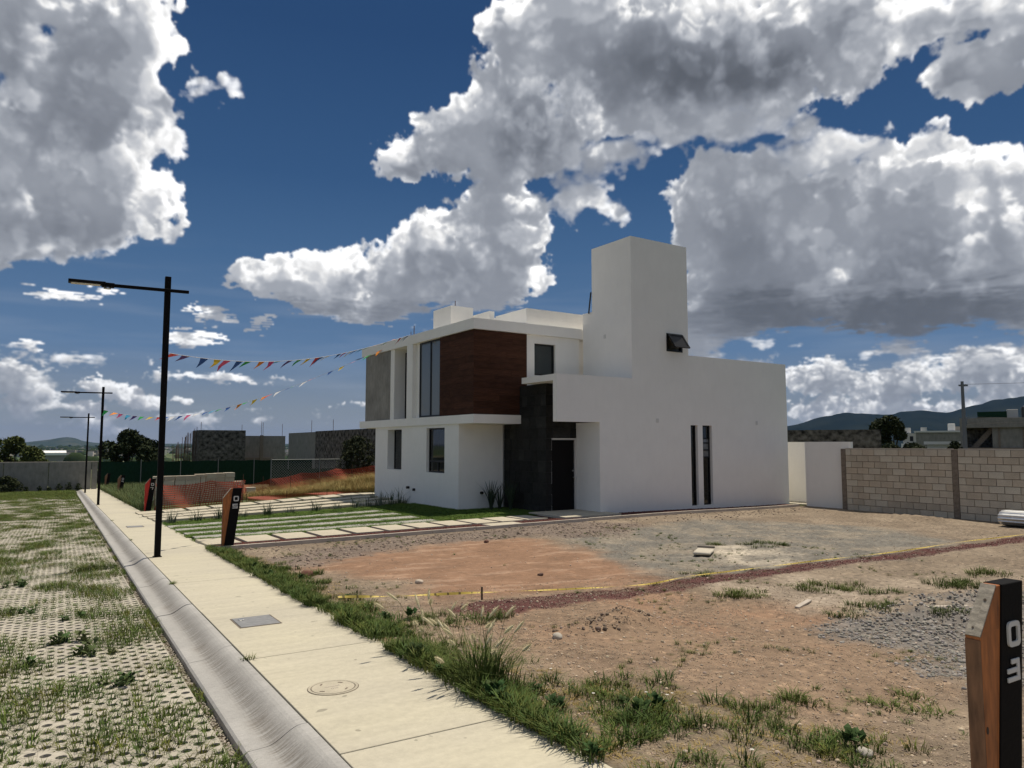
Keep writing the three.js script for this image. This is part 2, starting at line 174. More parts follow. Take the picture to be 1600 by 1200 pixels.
// ------------------------------------------------------------------ materials
const white = [1, 1, 1];
const grit = grayTex(512, 0.5, (u, v) => 0.5 + 0.9 * pf(u, v, 24, 4));
const coarse = grayTex(512, 2, (u, v) => 0.5 + 0.8 * pf(u, v, 10, 5));
const plasterTex = colorTex(512, 3, (u, v) => { const n = pf(u, v, 4, 5), s = pf(u, v, 6, 3, 4, 1); const k = 1 + 0.05 * n + 0.03 * s; return [0.845 * k, 0.83 * k, 0.79 * k]; });
const M = {
  plaster: mat(white, 0.9, { map: plasterTex, bumpMap: coarse, bumpScale: 0.004 }),
  concretePanel: mat(white, 0.92, { map: colorTex(512, 2.4, (u, v) => { const n = pf(u, v, 3, 6), s = pf(u, v, 8, 4, 3, 1), k = 0.255 * (1 + 0.45 * n + 0.35 * s); return [k, k * 0.955, k * 0.86]; }), bumpMap: coarse, bumpScale: 0.006 }),
  walk: [0, 1, 2].map((j) => mat(white, 0.88, { map: colorTex(1024, 3.1, (u, v) => { const st = pf(u, v, 3, 5, 1, 10), big = pf(u + j * 0.31, v + j * 0.17, 3, 4), fine = pf(u, v, 60, 3); const st2 = clamp(pf(u + 0.4, v + 0.1 * j, 5, 4) * 3 - 0.9) * 0.12, spot = pf(u + 0.13 * j, v, 26, 2), k = (1 + 0.13 * st + 0.12 * big + 0.16 * fine - st2) * (1 - 0.02 * j) * (spot > 0.40 ? 0.62 : 1); return [0.50 * k, 0.468 * k, 0.368 * k * (1 - 0.05 * big)]; }), bumpMap: grit, bumpScale: 0.0018 })),
  kerb: mat(white, 0.85, { map: colorTex(1024, 2.3, (u, v) => { const st = pf(u, v, 3, 5, 3, 60), big = pf(u, v, 4, 4), f = pf(u, v, 50, 3); const band = Math.exp(-(((u * 2.3 - 0.2 + 0.05 * big) / 0.075) ** 2)), dirt = clamp(band * (0.62 + 2.2 * st + 0.5 * big)), k = 1 + 0.22 * st + 0.25 * big + 0.15 * f, c = mix3([0.37, 0.365, 0.35], [0.16, 0.145, 0.125], dirt * 0.85); return [c[0] * k, c[1] * k, c[2] * k]; }), bumpMap: grit, bumpScale: 0.002 }),
  paver: [0, 1, 2, 3].map((j) => mat(white, 0.92, { map: colorTex(256, 0.9, (u, v) => { const n = pf(u + j * 0.2, v, 5, 4), f = pf(u, v, 32, 3), k = (1 + 0.25 * n + 0.3 * f) * [1, 0.9, 1.06, 0.96][j]; return [0.44 * k, 0.408 * k, 0.34 * k]; }), bumpMap: grit, bumpScale: 0.003 })),
  soil: matt(white, 1, { map: colorTex(512, 1.2, (u, v) => { const n = pf(u, v, 6, 5), k = 1 + 0.9 * n; return [0.105 * k, 0.08 * k, 0.055 * k]; }), bumpMap: grit, bumpScale: 0.006 }),
  lawnSoil: mat(white, 1, { map: colorTex(512, 2.2, (u, v) => { const n = pf(u, v, 6, 5), k = 1 + 0.7 * n; return [0.075 * k, 0.085 * k, 0.03 * k]; }), bumpMap: grit, bumpScale: 0.006 }),
  redGravel: matt(white, 1, { map: colorTex(512, 0.8, (u, v) => { const n = pf(u, v, 26, 4), k = 1 + 1.3 * n; return [0.088 * k, 0.032 * k, 0.026 * k]; }), bumpMap: grit, bumpScale: 0.012 }),
  slab: mat(white, 0.88, { map: colorTex(512, 1.6, (u, v) => { const n = pf(u, v, 4, 5), f = pf(u, v, 40, 3), k = 1 + 0.22 * n + 0.18 * f; return [0.47 * k, 0.43 * k, 0.335 * k]; }), bumpMap: grit, bumpScale: 0.002 }),
  strip: mat(white, 0.9, { map: colorTex(512, 1.3, (u, v) => { const n = pf(u, v, 5, 5), f = pf(u, v, 36, 3), k = 1 + 0.35 * n + 0.35 * f; return [0.35 * k, 0.345 * k, 0.315 * k]; }), bumpMap: grit, bumpScale: 0.004 }),
  edging: mat(white, 0.9, { map: colorTex(256, 1.3, (u, v) => { const n = pf(u, v, 5, 5), k = 1 + 0.4 * n; return [0.46 * k, 0.41 * k, 0.35 * k]; }), bumpMap: grit, bumpScale: 0.002 }),
  block: [0, 1, 2, 3, 4].map((j) => mat(white, 0.95, { map: colorTex(256, 0.7, (u, v) => { const n = pf(u + j * 0.3, v, 4, 4), f = pf(u, v, 28, 3), k = (1 + 0.22 * n + 0.25 * f) * [1, 0.86, 1.12, 0.93, 1.02][j]; const t = [0, 0.5, -0.3, 0.8, 0.2][j] * 0.03; return [(0.5 + t) * k, 0.45 * k, (0.36 - t * 0.5) * k]; }), bumpMap: grit, bumpScale: 0.004 })),
  mortar: mat(white, 1, { map: colorTex(256, 1, (u, v) => { const k = 1 + 0.6 * pf(u, v, 14, 4); return [0.20 * k, 0.165 * k, 0.13 * k]; }), bumpMap: grit, bumpScale: 0.006 }),
  greyConcrete: mat(white, 0.95, { map: colorTex(512, 3, (u, v) => { const n = pf(u, v, 5, 5), s = pf(u, v, 5, 4, 4, 1), k = 1 + 0.35 * n + 0.3 * s; return [0.235 * k, 0.225 * k, 0.20 * k]; }), bumpMap: coarse, bumpScale: 0.01 }),
  darkStone: matt(white, 0.95, { map: colorTex(512, 4, (u, v) => { const n = pf(u, v, 14, 4), m = pf(u, v, 5, 4), k = clamp(1 + 2.0 * n + 0.7 * m, 0.2, 2.6); return [0.11 * k, 0.102 * k, 0.088 * k]; }), bumpMap: coarse, bumpScale: 0.03 }),
  tile: [0, 1, 2, 3].map((j) => matt(white, 0.75, { map: colorTex(256, 0.8, (u, v) => { const n = pf(u + j * 0.23, v, 5, 5), k = (1 + 0.6 * n) * [1, 0.75, 1.25, 0.9][j]; return [0.03 * k, 0.03 * k, 0.028 * k]; }), bumpMap: coarse, bumpScale: 0.008 })),
  tileGap: matt([0.05, 0.05, 0.047], 0.95),
  plank: [0, 1, 2, 3].map((j) => matt(white, 0.8, { map: colorTex(512, 1.2, (u, v) => { const g = pf(u + j * 0.27, v + j * 0.4, 4, 5, 1, 8), r = pf(u, v + j * 0.2, 3, 3, 1, 3), k = (1 + 0.7 * g + 0.35 * r) * [1, 0.82, 1.15, 0.92][j]; return [0.062 * k, 0.027 * k, 0.016 * k]; }), bumpMap: grit, bumpScale: 0.001 })),
  blackMetal: mat([0.012, 0.012, 0.013], 0.45, { metalness: 0.2 }),
  lampPaint: matt([0.005, 0.0045, 0.0045], 0.7),
  frame: mat([0.01, 0.01, 0.011], 0.4, { metalness: 0.3 }),
  aluminium: mat([0.5, 0.5, 0.49], 0.35, { metalness: 0.7 }),
  glass: new THREE.MeshPhysicalMaterial({ color: rgb(0.42, 0.46, 0.47), roughness: 0.02, metalness: 0, ior: 1.55, transmission: 1, thickness: 0, side: THREE.DoubleSide }),
  paleGlass: new THREE.MeshPhysicalMaterial({ color: rgb(0.16, 0.17, 0.175), roughness: 0.04, metalness: 0, ior: 1.6, side: THREE.DoubleSide }),
  door: matt([0.006, 0.005, 0.005], 0.55),
  steel: mat([0.45, 0.45, 0.44], 0.3, { metalness: 1 }),
  galvanised: mat(white, 0.32, { metalness: 0.85, map: colorTex(256, 0.5, (u, v) => { const k = 1 + 0.3 * pf(u, v, 8, 4); return [0.62 * k, 0.64 * k, 0.65 * k]; }) }),
  rust: mat([0.10, 0.055, 0.035], 0.9),
  lid: mat(white, 0.6, { metalness: 0.1, map: colorTex(256, 0.45, (u, v) => { const n = pf(u, v, 6, 5, 1, 2), k = 1 + 0.5 * n; return [0.235 * k, 0.24 * k, 0.245 * k]; }), bumpMap: grit, bumpScale: 0.002 }),
  netOrange: mat([0.36, 0.06, 0.03], 0.7),
  greenCloth: matt(white, 0.95, { map: colorTex(256, 1.5, (u, v) => { const k = 1 + 0.5 * pf(u, v, 6, 4, 3, 1); return [0.010 * k, 0.034 * k, 0.019 * k]; }) }),
  wire: mat([0.22, 0.24, 0.24], 0.6, { metalness: 0.5 }),
  digit: mat([0.62, 0.62, 0.6], 0.6),
  signBlack: matt([0.007, 0.0065, 0.0065], 0.8, { bumpMap: grit, bumpScale: 0.001 }),
  tape: mat([0.72, 0.56, 0.05], 0.6),
  bark: mat([0.075, 0.055, 0.04], 0.95),
};
// wood of the number posts: grain runs upright
const woodTex = (c, amp) => colorTex(512, 1, (u, v) => { const g = pf(u, v, 8, 5, 6, 1), r = pf(u, v, 4, 3, 3, 1), k = 1 + amp * (g + 0.7 * r); return [c[0] * k, c[1] * k, c[2] * k]; });
M.woodOrange = mat(white, 0.55, { map: woodTex([0.36, 0.12, 0.03], 0.7) });
M.woodBrown = mat(white, 0.7, { map: woodTex([0.20, 0.10, 0.05], 0.8) });
M.woodGrey = mat(white, 0.9, { map: woodTex([0.30, 0.27, 0.22], 0.9), bumpMap: grit, bumpScale: 0.002 });
M.woodRed = mat(white, 0.5, { map: woodTex([0.52, 0.022, 0.012], 0.5) });

// ------------------------------------------------------------------ lie of the land
const S = 0.0274, street = (z) => S * z, TILT = -Math.atan(S);
const O = [10.477, -0.42, -20.178], TURN = 0.031;   // near front corner of the house and its turn against the street
const loc = (a, y, b) => [O[0] + a * Math.cos(TURN) + b * Math.sin(TURN), O[1] + y, O[2] - a * Math.sin(TURN) + b * Math.cos(TURN)];
const inv = (x, z) => { const dx = x - O[0], dz = z - O[2]; return [dx * Math.cos(TURN) - dz * Math.sin(TURN), dx * Math.sin(TURN) + dz * Math.cos(TURN)]; };
function lotY(x, z) { const flat = lerp(-0.42 - 0.08 * sstep(14, 21, x), street(z), sstep(-28.5, -36, z)); const t = sstep(2.6, 8, x), l = clamp((x - 2.6) / 7.2); return lerp(street(z), flat, lerp(t, l, sstep(-15.5, -19, z))); }
const yl = (a, b) => { const p = loc(a, 0, b); return lotY(p[0], p[2]) - O[1]; };
const edgeB = (a) => 4.75 - 0.036 * (a + 7.85), edgeZ = (x) => { const a = inv(x, -15.8)[0]; return loc(a, 0, edgeB(a))[2]; };
function siteBumps(x, z) {
  const k = sstep(0, 0.5, z - edgeZ(x)) * sstep(2.55, 3.4, x) * sstep(21.9, 21, x);
  let h = 0.07 * fbm(x * 0.45, 3, z * 0.45, 3) + 0.03 * fbm(x * 2.1, 8, z * 2.1, 4) + 0.012 * perlin(x * 7, 1, z * 7);
  for (const [mx, mz, r, hh] of [[5.42, -6.32, 0.28, 0.09], [5.0, -6.12, 0.3, 0.08], [4.55, -6.0, 0.25, 0.05], [5.2, -5.85, 0.22, -0.05], [8.9, -4.9, 0.9, 0.08], [10.2, -4.8, 1.0, 0.1], [21.2, -12, 1.2, 0.08]]) { const d = ((x - mx) ** 2 + (z - mz) ** 2) / (r * r); if (d < 4) h += hh * Math.exp(-d) * (1 + 0.8 * perlin(x * 9, 4, z * 9)); }
  const spread = Math.abs(z - (-7.75 + 0.02 * x)); h += 0.03 * Math.exp(-((spread / 0.25) ** 2)) * sstep(3.6, 5, x);
  return h * k;
}
const dirtY = (x, z) => lotY(x, z) - 0.035 * sstep(2.5, 2.9, x) + siteBumps(x, z);

// ------------------------------------------------------------------ the setting: ground to the horizon
{
  const pos = [], col = [], uv = [], idx = [], A = 220, cx = 10, cz = -20, radii = [0]; for (let r = 2.2; r < 15000; r *= r < 70 ? 1.045 : 1.085) radii.push(r);
  radii.forEach((r, k) => { for (let j = 0; j <= A; j++) {
    const t = j / A * 2 * Math.PI, x = cx + Math.cos(t) * r, z = cz + Math.sin(t) * r, d = Math.hypot(x, z);
    let y = x < 2.6 ? street(Math.max(z, -70)) - 0.42 : lotY(x, Math.max(z, -75));
    const dirt = x > 2 && x < 24.5 && z > edgeZ(x) - 0.6 && z < 7, lawn = x > 2 && x < 24 && z > -30.5 && z <= edgeZ(x) - 0.6; if (dirt) y -= 0.3; if (lawn) y -= 0.16;
    y = lerp(y, -22 + 4 * fbm(x * 0.0012, 2, z * 0.0012, 3), sstep(85, 620, d)); if (d > 85) y += 0.5 * fbm(x * 0.01, 1, z * 0.01, 3); y -= d * d * 7.8e-8 * 0.35;
    pos.push(x, y, z); uv.push(x, z);
    const f = fbm(x * 0.0045 + 3, 5, z * 0.0045, 3), g = fbm(x * 0.06, 1, z * 0.06, 3), cell = PERM[(Math.floor((x + z * 0.3) / 120) * 7 + Math.floor(z / 90) * 13) & 255] / 255;
    let c = mix3([0.075, 0.095, 0.03], [0.15, 0.12, 0.06], sstep(0.0, 0.25, g)); if (d > 160) c = mix3(mix3([0.05, 0.085, 0.022], [0.09, 0.12, 0.035], cell), [0.17, 0.15, 0.08], sstep(0.1, 0.22, f) * (cell > 0.45 ? 1 : 0.2)); if (d > 3000) c = mix3(c, [0.05, 0.065, 0.035], 0.6);
    if (z < -34 && z > -62 && x > 2.6 && x < 60) c = mix3([0.16, 0.125, 0.055], [0.07, 0.085, 0.025], sstep(-0.1, 0.15, g));
    col.push(...c);
  } });
  for (let k = 0; k < radii.length - 1; k++) for (let j = 0; j < A; j++) { const a = k * (A + 1) + j, b = a + A + 1; idx.push(a, a + 1, b, a + 1, b + 1, b); }
  const g = new THREE.BufferGeometry(); g.setAttribute('position', new THREE.Float32BufferAttribute(pos, 3)); g.setAttribute('uv', new THREE.Float32BufferAttribute(uv, 2)); g.setAttribute('color', new THREE.Float32BufferAttribute(col, 3)); g.setIndex(idx); g.computeVertexNormals();
  const m = new THREE.Mesh(g, mat(white, 1, { vertexColors: true, map: colorTex(512, 2.5, (u, v) => { const k = 0.92 + 0.6 * pf(u, v, 8, 5); return [k, k, k]; }), bumpMap: grit, bumpScale: 0.008 })); m.name = 'ground'; scene.add(m);
  tag(m, 'open ground reaching from the lots to green fields on the plain', 'ground', null, 'structure');
}

// ------------------------------------------------------------------ the bare lot in front of the house
const inPoly = (P, x, z) => { let s = 1e9, ins = false; for (let i = 0, j = P.length - 1; i < P.length; j = i++) { const [xi, zi] = P[i], [xj, zj] = P[j]; if ((zi > z) !== (zj > z) && x < (xj - xi) * (z - zi) / (zj - zi) + xi) ins = !ins; const dx = xj - xi, dz = zj - zi, t = clamp(((x - xi) * dx + (z - zi) * dz) / (dx * dx + dz * dz)); s = Math.min(s, Math.hypot(x - xi - dx * t, z - zi - dz * t)); } return ins ? s : -s; };
const ZONES = {
  orange: [[3.18, -11.83], [4.76, -13.16], [7.12, -14.19], [8.89, -13.63], [8.87, -11.97], [8.47, -9.78], [8.05, -8.27], [6.74, -8.20], [5.00, -8.13], [3.95, -8.02], [4.11, -9.77], [3.68, -10.70]],
  orange2: [[4.34, -7.05], [6.40, -7.78], [7.66, -7.62], [8.02, -6.80], [7.98, -5.71], [7.37, -4.97], [6.48, -4.58], [5.23, -4.82], [5.04, -5.74], [4.31, -5.82]],
  pink: [[3.24, -7.35], [4.67, -7.59], [6.92, -7.85], [8.16, -6.71], [7.90, -5.57], [7.26, -4.27], [6.06, -3.17], [4.65, -2.84], [4.04, -3.35], [3.78, -4.31], [3.45, -5.60], [3.19, -6.48]],
  grey: [[9.68, -13.54], [15.12, -14.51], [17.62, -11.40], [16.35, -8.40], [12.88, -7.74], [9.81, -8.05], [8.16, -8.39], [8.47, -10.28]],
  gravel: [[7.68, -5.50], [8.71, -5.26], [10.73, -5.38], [11.62, -4.83], [7.31, -3.08], [6.39, -3.44], [7.14, -4.33], [7.10, -5.08]],
  gravel2: [[2.71, -13.11], [6.04, -15.11], [11.85, -15.97], [12.98, -14.70], [10.66, -12.94], [8.95, -13.99], [6.07, -13.80], [2.96, -11.55]],
  pale: [[11.31, -10.69], [11.92, -9.77], [11.54, -8.74], [10.15, -8.59], [10.16, -9.77]],
  pale2: [[8.01, -7.59], [9.53, -7.23], [9.23, -6.30], [9.42, -5.03], [8.05, -5.67], [7.85, -6.66]],
  pale3: [[9.45, -7.28], [11.01, -6.63], [13.33, -5.88], [11.83, -5.23], [9.77, -5.72], [9.01, -6.44]],
  red: [[3.92, -7.79], [5.46, -7.93], [7.97, -8.19], [11.57, -8.12], [15.78, -8.11], [19.03, -8.35], [19.14, -7.88], [14.94, -7.69], [10.86, -7.62], [7.70, -7.65], [5.91, -7.44], [4.21, -7.10], [3.74, -7.43]],
  verge: [[2.65, -15.12], [3.07, -12.84], [3.17, -10.28], [3.29, -8.20], [2.87, -6.51], [3.14, -5.51], [3.6, -4.66], [4.1, -3.83], [4.5, -3.0], [4.3, -2.3], [2.75, -2.16], [1.97, -2.67], [2.41, -4.24], [2.51, -7.26], [2.57, -10.70]],
};
const DIRT = { x0: 2.5, z0: -16.8, size: 22 };
const zone = {}; // masks on a coarse grid, edges pulled about by noise
const ZN = 320;
for (const k of Object.keys(ZONES)) { const a = zone[k] = new Float32Array((ZN + 1) ** 2), soft = { red: 0.08, pale: 0.5, pale2: 0.45, pale3: 0.6, gravel: 0.25, gravel2: 0.35, verge: 0.25 }[k] ?? 0.6;
  for (let j = 0; j <= ZN; j++) for (let i = 0; i <= ZN; i++) { const x = DIRT.x0 + i / ZN * DIRT.size, z = DIRT.z0 + j / ZN * DIRT.size, w = k === 'red' ? 0.14 : 0.4; a[j * (ZN + 1) + i] = sstep(-soft, soft, inPoly(ZONES[k], x + w * perlin(x * 1.3, 5, z * 1.3) + w * 0.6 * perlin(x * 4, 2, z * 4), z + w * perlin(x * 1.3, 9, z * 1.3) + w * 0.6 * perlin(x * 4, 7, z * 4)) + (k === 'red' ? 0.02 : 0)); } }
const zoneAt = (k, x, z) => { const u = clamp((x - DIRT.x0) / DIRT.size * ZN, 0, ZN - 0.001), v = clamp((z - DIRT.z0) / DIRT.size * ZN, 0, ZN - 0.001), i = Math.floor(u), j = Math.floor(v), a = zone[k], n = ZN + 1, o = j * n + i; return lerp(lerp(a[o], a[o + 1], u - i), lerp(a[o + n], a[o + n + 1], u - i), v - j); };
{
  const NX = 230, NZ = 236, pos = [], uv = [], idx = [];
  for (let j = 0; j <= NZ; j++) for (let i = 0; i <= NX; i++) { const x = 2.53 + i / NX * 20.2, zA = edgeZ(x) + 0.03, z = lerp(zA, 4.5, j / NZ); pos.push(x, dirtY(x, z), z); uv.push((x - DIRT.x0) / DIRT.size, (z - DIRT.z0) / DIRT.size); }
  for (let j = 0; j < NZ; j++) for (let i = 0; i < NX; i++) { const a = j * (NX + 1) + i, b = a + NX + 1; idx.push(a, b, a + 1, a + 1, b, b + 1); }
  const g = new THREE.BufferGeometry(); g.setAttribute('position', new THREE.Float32BufferAttribute(pos, 3)); g.setAttribute('uv', new THREE.Float32BufferAttribute(uv, 2)); g.setIndex(idx); g.computeVertexNormals();
  const N = 2048, fine = new Float32Array(512 * 512), mid = new Float32Array(512 * 512), scrape = new Float32Array(512 * 512); for (let j = 0; j < 512; j++) for (let i = 0; i < 512; i++) { fine[j * 512 + i] = pf(i / 512, j / 512, 64, 3); scrape[j * 512 + i] = pf(i / 512, j / 512, 4, 5, 1, 6); mid[j * 512 + i] = pf(i / 512, j / 512, 12, 5); }
  const map = colorTex(N, 0, (u, v) => {
    const x = DIRT.x0 + u * DIRT.size, z = DIRT.z0 + v * DIRT.size, px = Math.floor(u * N), py = Math.floor(v * N), f = fine[(py & 511) * 512 + (px & 511)], m = mid[((py * 3 >> 2) & 511) * 512 + ((px * 3 >> 2) & 511)], big = fbm(x * 0.7, 4, z * 0.7, 3);
    let c = mix3([0.195, 0.152, 0.108], [0.25, 0.20, 0.145], sstep(-0.2, 0.25, big));
    c = mix3(c, [0.25, 0.168, 0.108], zoneAt('pink', x, z) * 0.75);
    c = mix3(c, [0.265, 0.145, 0.085], zoneAt('orange2', x, z) * 0.45 * sstep(-0.15, 0.2, big + m * 0.5));
    c = mix3(c, mix3([0.25, 0.148, 0.09], [0.33, 0.215, 0.145], sstep(0.02, 0.4, m * 0.5 + big * 0.5 + scrape[(py & 511) * 512 + (px & 511)] * 1.3)), zoneAt('orange', x, z));
    c = mix3(c, mix3([0.165, 0.158, 0.138], [0.22, 0.195, 0.155], sstep(-0.1, 0.25, big + m)), zoneAt('grey', x, z) * 0.9);
    c = mix3(c, [0.17, 0.135, 0.112], zoneAt('gravel2', x, z) * 0.85); c = mix3(c, [0.17, 0.16, 0.15], zoneAt('gravel', x, z) * 0.85);
    c = mix3(c, [0.45, 0.40, 0.32], clamp(zoneAt('pale', x, z) * (0.75 + m * 1.6))); c = mix3(c, [0.36, 0.30, 0.235], clamp((zoneAt('pale2', x, z) * 0.9 + zoneAt('pale3', x, z) * 0.5) * (0.8 + m)));
    c = mix3(c, [0.085, 0.03, 0.026], clamp(zoneAt('red', x, z) * (1.05 + m * 1.2 + f * 0.9)));
    const vg = zoneAt('verge', x, z); c = mix3(c, [0.16, 0.125, 0.08], vg * 0.6);
    const speck = f > 0.3 ? 1.35 : f < -0.3 ? 0.72 : 1, rough = lerp(1, 0.45, zoneAt('orange', x, z)); const k = (1 + 0.42 * m + 0.6 * f * rough) * lerp(speck, 1, 1 - rough);
    return [c[0] * k, c[1] * k, c[2] * k];
  });
  const m = new THREE.Mesh(g, mat(white, 1, { map, bumpMap: (() => { const t = grit.clone(); t.repeat.set(44, 44); t.needsUpdate = true; return t; })(), bumpScale: 0.009 })); m.name = 'dirt_lot'; scene.add(m);
  tag(m, 'bare building lot of orange and grey dirt beside the white house', 'dirt', null, 'structure');
}

// ------------------------------------------------------------------ street: pavers, kerb, sidewalk
const roadBed = tag(obj('road_bed', uvm(new THREE.PlaneGeometry(9.5, 74, 1, 1).rotateX(-Math.PI / 2).translate(-3.75, -0.172, -27)), M.soil), 'brown soil under and between the grass pavers', 'soil', null, 'structure'); roadBed.rotation.x = TILT;
const streetGroup = (name, label, category) => { const g = thing(name, label, category, [0, 0, 0], 0, null, 'structure'); g.rotation.x = TILT; return g; };
const HOLES = []; for (let i = 0; i < 6; i++) for (let j = 0; j < 2; j++) HOLES.push([-0.2 + i * 0.08, -0.077 + j * 0.154 + (i % 2 ? 0.0385 : -0.0385)]);
const paverGeo = (() => {
  const w = 0.24, l = 0.1535, s = new THREE.Shape([[-w, -l], [w, -l], [w, l], [-w, l]].map((p) => new THREE.Vector2(...p))), walls = [], ring = (cx, cz) => [...Array(10).keys()].map((k) => new THREE.Vector2(cx + 0.0325 * Math.cos(k / 10 * 6.2832), cz + 0.0325 * Math.sin(k / 10 * 6.2832)));
  const side = (pts) => pts.forEach((p, k) => { const q = pts[(k + 1) % pts.length]; walls.push(p.x, 0, p.y, q.x, 0, q.y, q.x, -0.06, q.y, p.x, 0, p.y, q.x, -0.06, q.y, p.x, -0.06, p.y); });
  for (const [x, z] of HOLES) { const r = ring(x, z); s.holes.push(new THREE.Path(r.map((p) => new THREE.Vector2(p.x, -p.y)))); side(r); }
  side([[-w, -l], [w, -l], [w, l], [-w, l]].map((p) => new THREE.Vector2(...p)));
  const top = new THREE.ShapeGeometry(s).rotateX(-Math.PI / 2).toNonIndexed();
  const wg = new THREE.BufferGeometry(); wg.setAttribute('position', new THREE.Float32BufferAttribute(walls, 3)); wg.setAttribute('uv', new THREE.Float32BufferAttribute(new Float32Array(walls.length / 3 * 2), 2)); wg.computeVertexNormals();
  return uvm(mergeGeometries([top, wg]));
})();
const PAVERS = [];
{
  const road = streetGroup('paver_road', 'parking strip of pale concrete grass pavers with round holes', 'pavers'), r = rng(5), all = [];
  for (let i = 0; i < 14; i++) for (let j = 0; j < 188; j++) { const x = 0.68 - i * 0.4807, z = 2.2 - j * 0.3075 + (i % 2) * 0.154, d = Math.hypot(x, z), az = Math.atan2(x, -z) * 180 / Math.PI, vis = z < -3.2 && az > -4.8; all.push({ x, z, d, vis }); }
  PAVERS.push(...all); const near = all.filter((p) => p.vis).sort((a, b) => a.d - b.d).slice(0, 300), rest = all.filter((p) => !near.includes(p)), one = new THREE.Object3D();
  const put = (o, p) => { o.position.set(p.x, -0.104 + (r() - 0.5) * 0.005, p.z); o.rotation.set((r() - 0.5) * 0.012, (r() - 0.5) * 0.008 + (r() < 0.5 ? Math.PI : 0) * 0, (r() - 0.5) * 0.012); };
  for (const p of near) put(piece('paver', paverGeo, M.paver[Math.floor(r() * 4)], road), p);
  const im = new THREE.InstancedMesh(paverGeo, M.paver[0], rest.length); rest.forEach((p, i) => { put(one, p); one.updateMatrix(); im.setMatrixAt(i, one.matrix); const k = 0.88 + r() * 0.2; im.setColorAt(i, rgb(k, k, k)); }); im.name = 'pavers_beyond'; im.userData.kind = 'stuff'; road.add(im);
}
const JOINTS = []; for (let z = 5.32; z > -63; z -= 2.35) JOINTS.push(z);
{
  const walk = streetGroup('sidewalk', 'cream concrete sidewalk of broomed slabs along the lots', 'sidewalk'), r = rng(8), slab = uvm(new RoundedBoxGeometry(1.16, 0.11, 2.342, 2, 0.006));
  JOINTS.forEach((z, i) => { const m = piece('slab', slab, M.walk[i % 3], walk, 1.97, -0.055 + (r() - 0.5) * 0.004, z - 1.175); m.rotation.set((r() - 0.5) * 0.001, 0, (r() - 0.5) * 0.002); });
  const kerb = streetGroup('kerb', 'grey concrete roll kerb between the pavers and the sidewalk', 'kerb'), sh = new THREE.Shape();
  const prof = [[0, -0.2], [0, -0.118], [0.015, -0.103]]; for (let k = 0; k <= 14; k++) { const t = k / 14; prof.push([0.03 + t * 0.335, lerp(-0.101, -0.002, t < 0.3 ? t * 0.2 : 0.06 + 0.94 * sstep(0.28, 0.92, t))]); } prof.push([0.372, -0.004], [0.376, -0.2]);
  prof.forEach(([x, y], k) => k ? sh.lineTo(x, y) : sh.moveTo(x, y));
  const g = new THREE.ExtrudeGeometry(sh, { depth: 2.338, bevelEnabled: false }), p = g.attributes.position, uv = g.attributes.uv; for (let i = 0; i < p.count; i++) uv.setXY(i, p.getX(i), p.getZ(i));
  let kg = mergeVertices((() => { const q = g.clone(); q.deleteAttribute('normal'); return q; })(), 1e-4); kg.computeVertexNormals(); kg = g;
  JOINTS.forEach((z, i) => { const m = piece('kerb_segment', kg, M.kerb, kerb, 1.008 + (r() - 0.5) * 0.004, (r() - 0.5) * 0.005, z - 2.35 + 0.006 - 0.6); });
}

// ------------------------------------------------------------------ the white house (x = into the plot, z = towards the bare lot)
const poly = (pts, holes = []) => { const s = new THREE.Shape(pts.map((p) => new THREE.Vector2(...p))); for (const [u0, u1, v0, v1] of holes) s.holes.push(new THREE.Path([[u0, v0], [u0, v1], [u1, v1], [u1, v0]].map((p) => new THREE.Vector2(...p)))); return s; };
const rect = (u0, u1, v0, v1) => [[u0, v0], [u1, v0], [u1, v1], [u0, v1]];
const extrude = (s, depth) => new THREE.ExtrudeGeometry(s, { depth, bevelEnabled: false });
const panelX = (a, t, pts, holes) => uvm(extrude(poly(pts.map(([b, y]) => [-b, y]), (holes ?? []).map(([b0, b1, y0, y1]) => [-b1, -b0, y0, y1])), t).rotateY(Math.PI / 2).translate(a, 0, 0));   // wall facing the street, outer face at x = a
const panelZ = (b, t, pts, holes) => uvm(extrude(poly(pts, holes), t).translate(0, 0, b - t));   // wall facing the lot, outer face at z = b
M.doorFrame = mat([0.62, 0.61, 0.58], 0.5);
const house = thing('white_house', 'two storey white house with square tower, wood cladding and dark stone entrance', 'house', O, TURN);
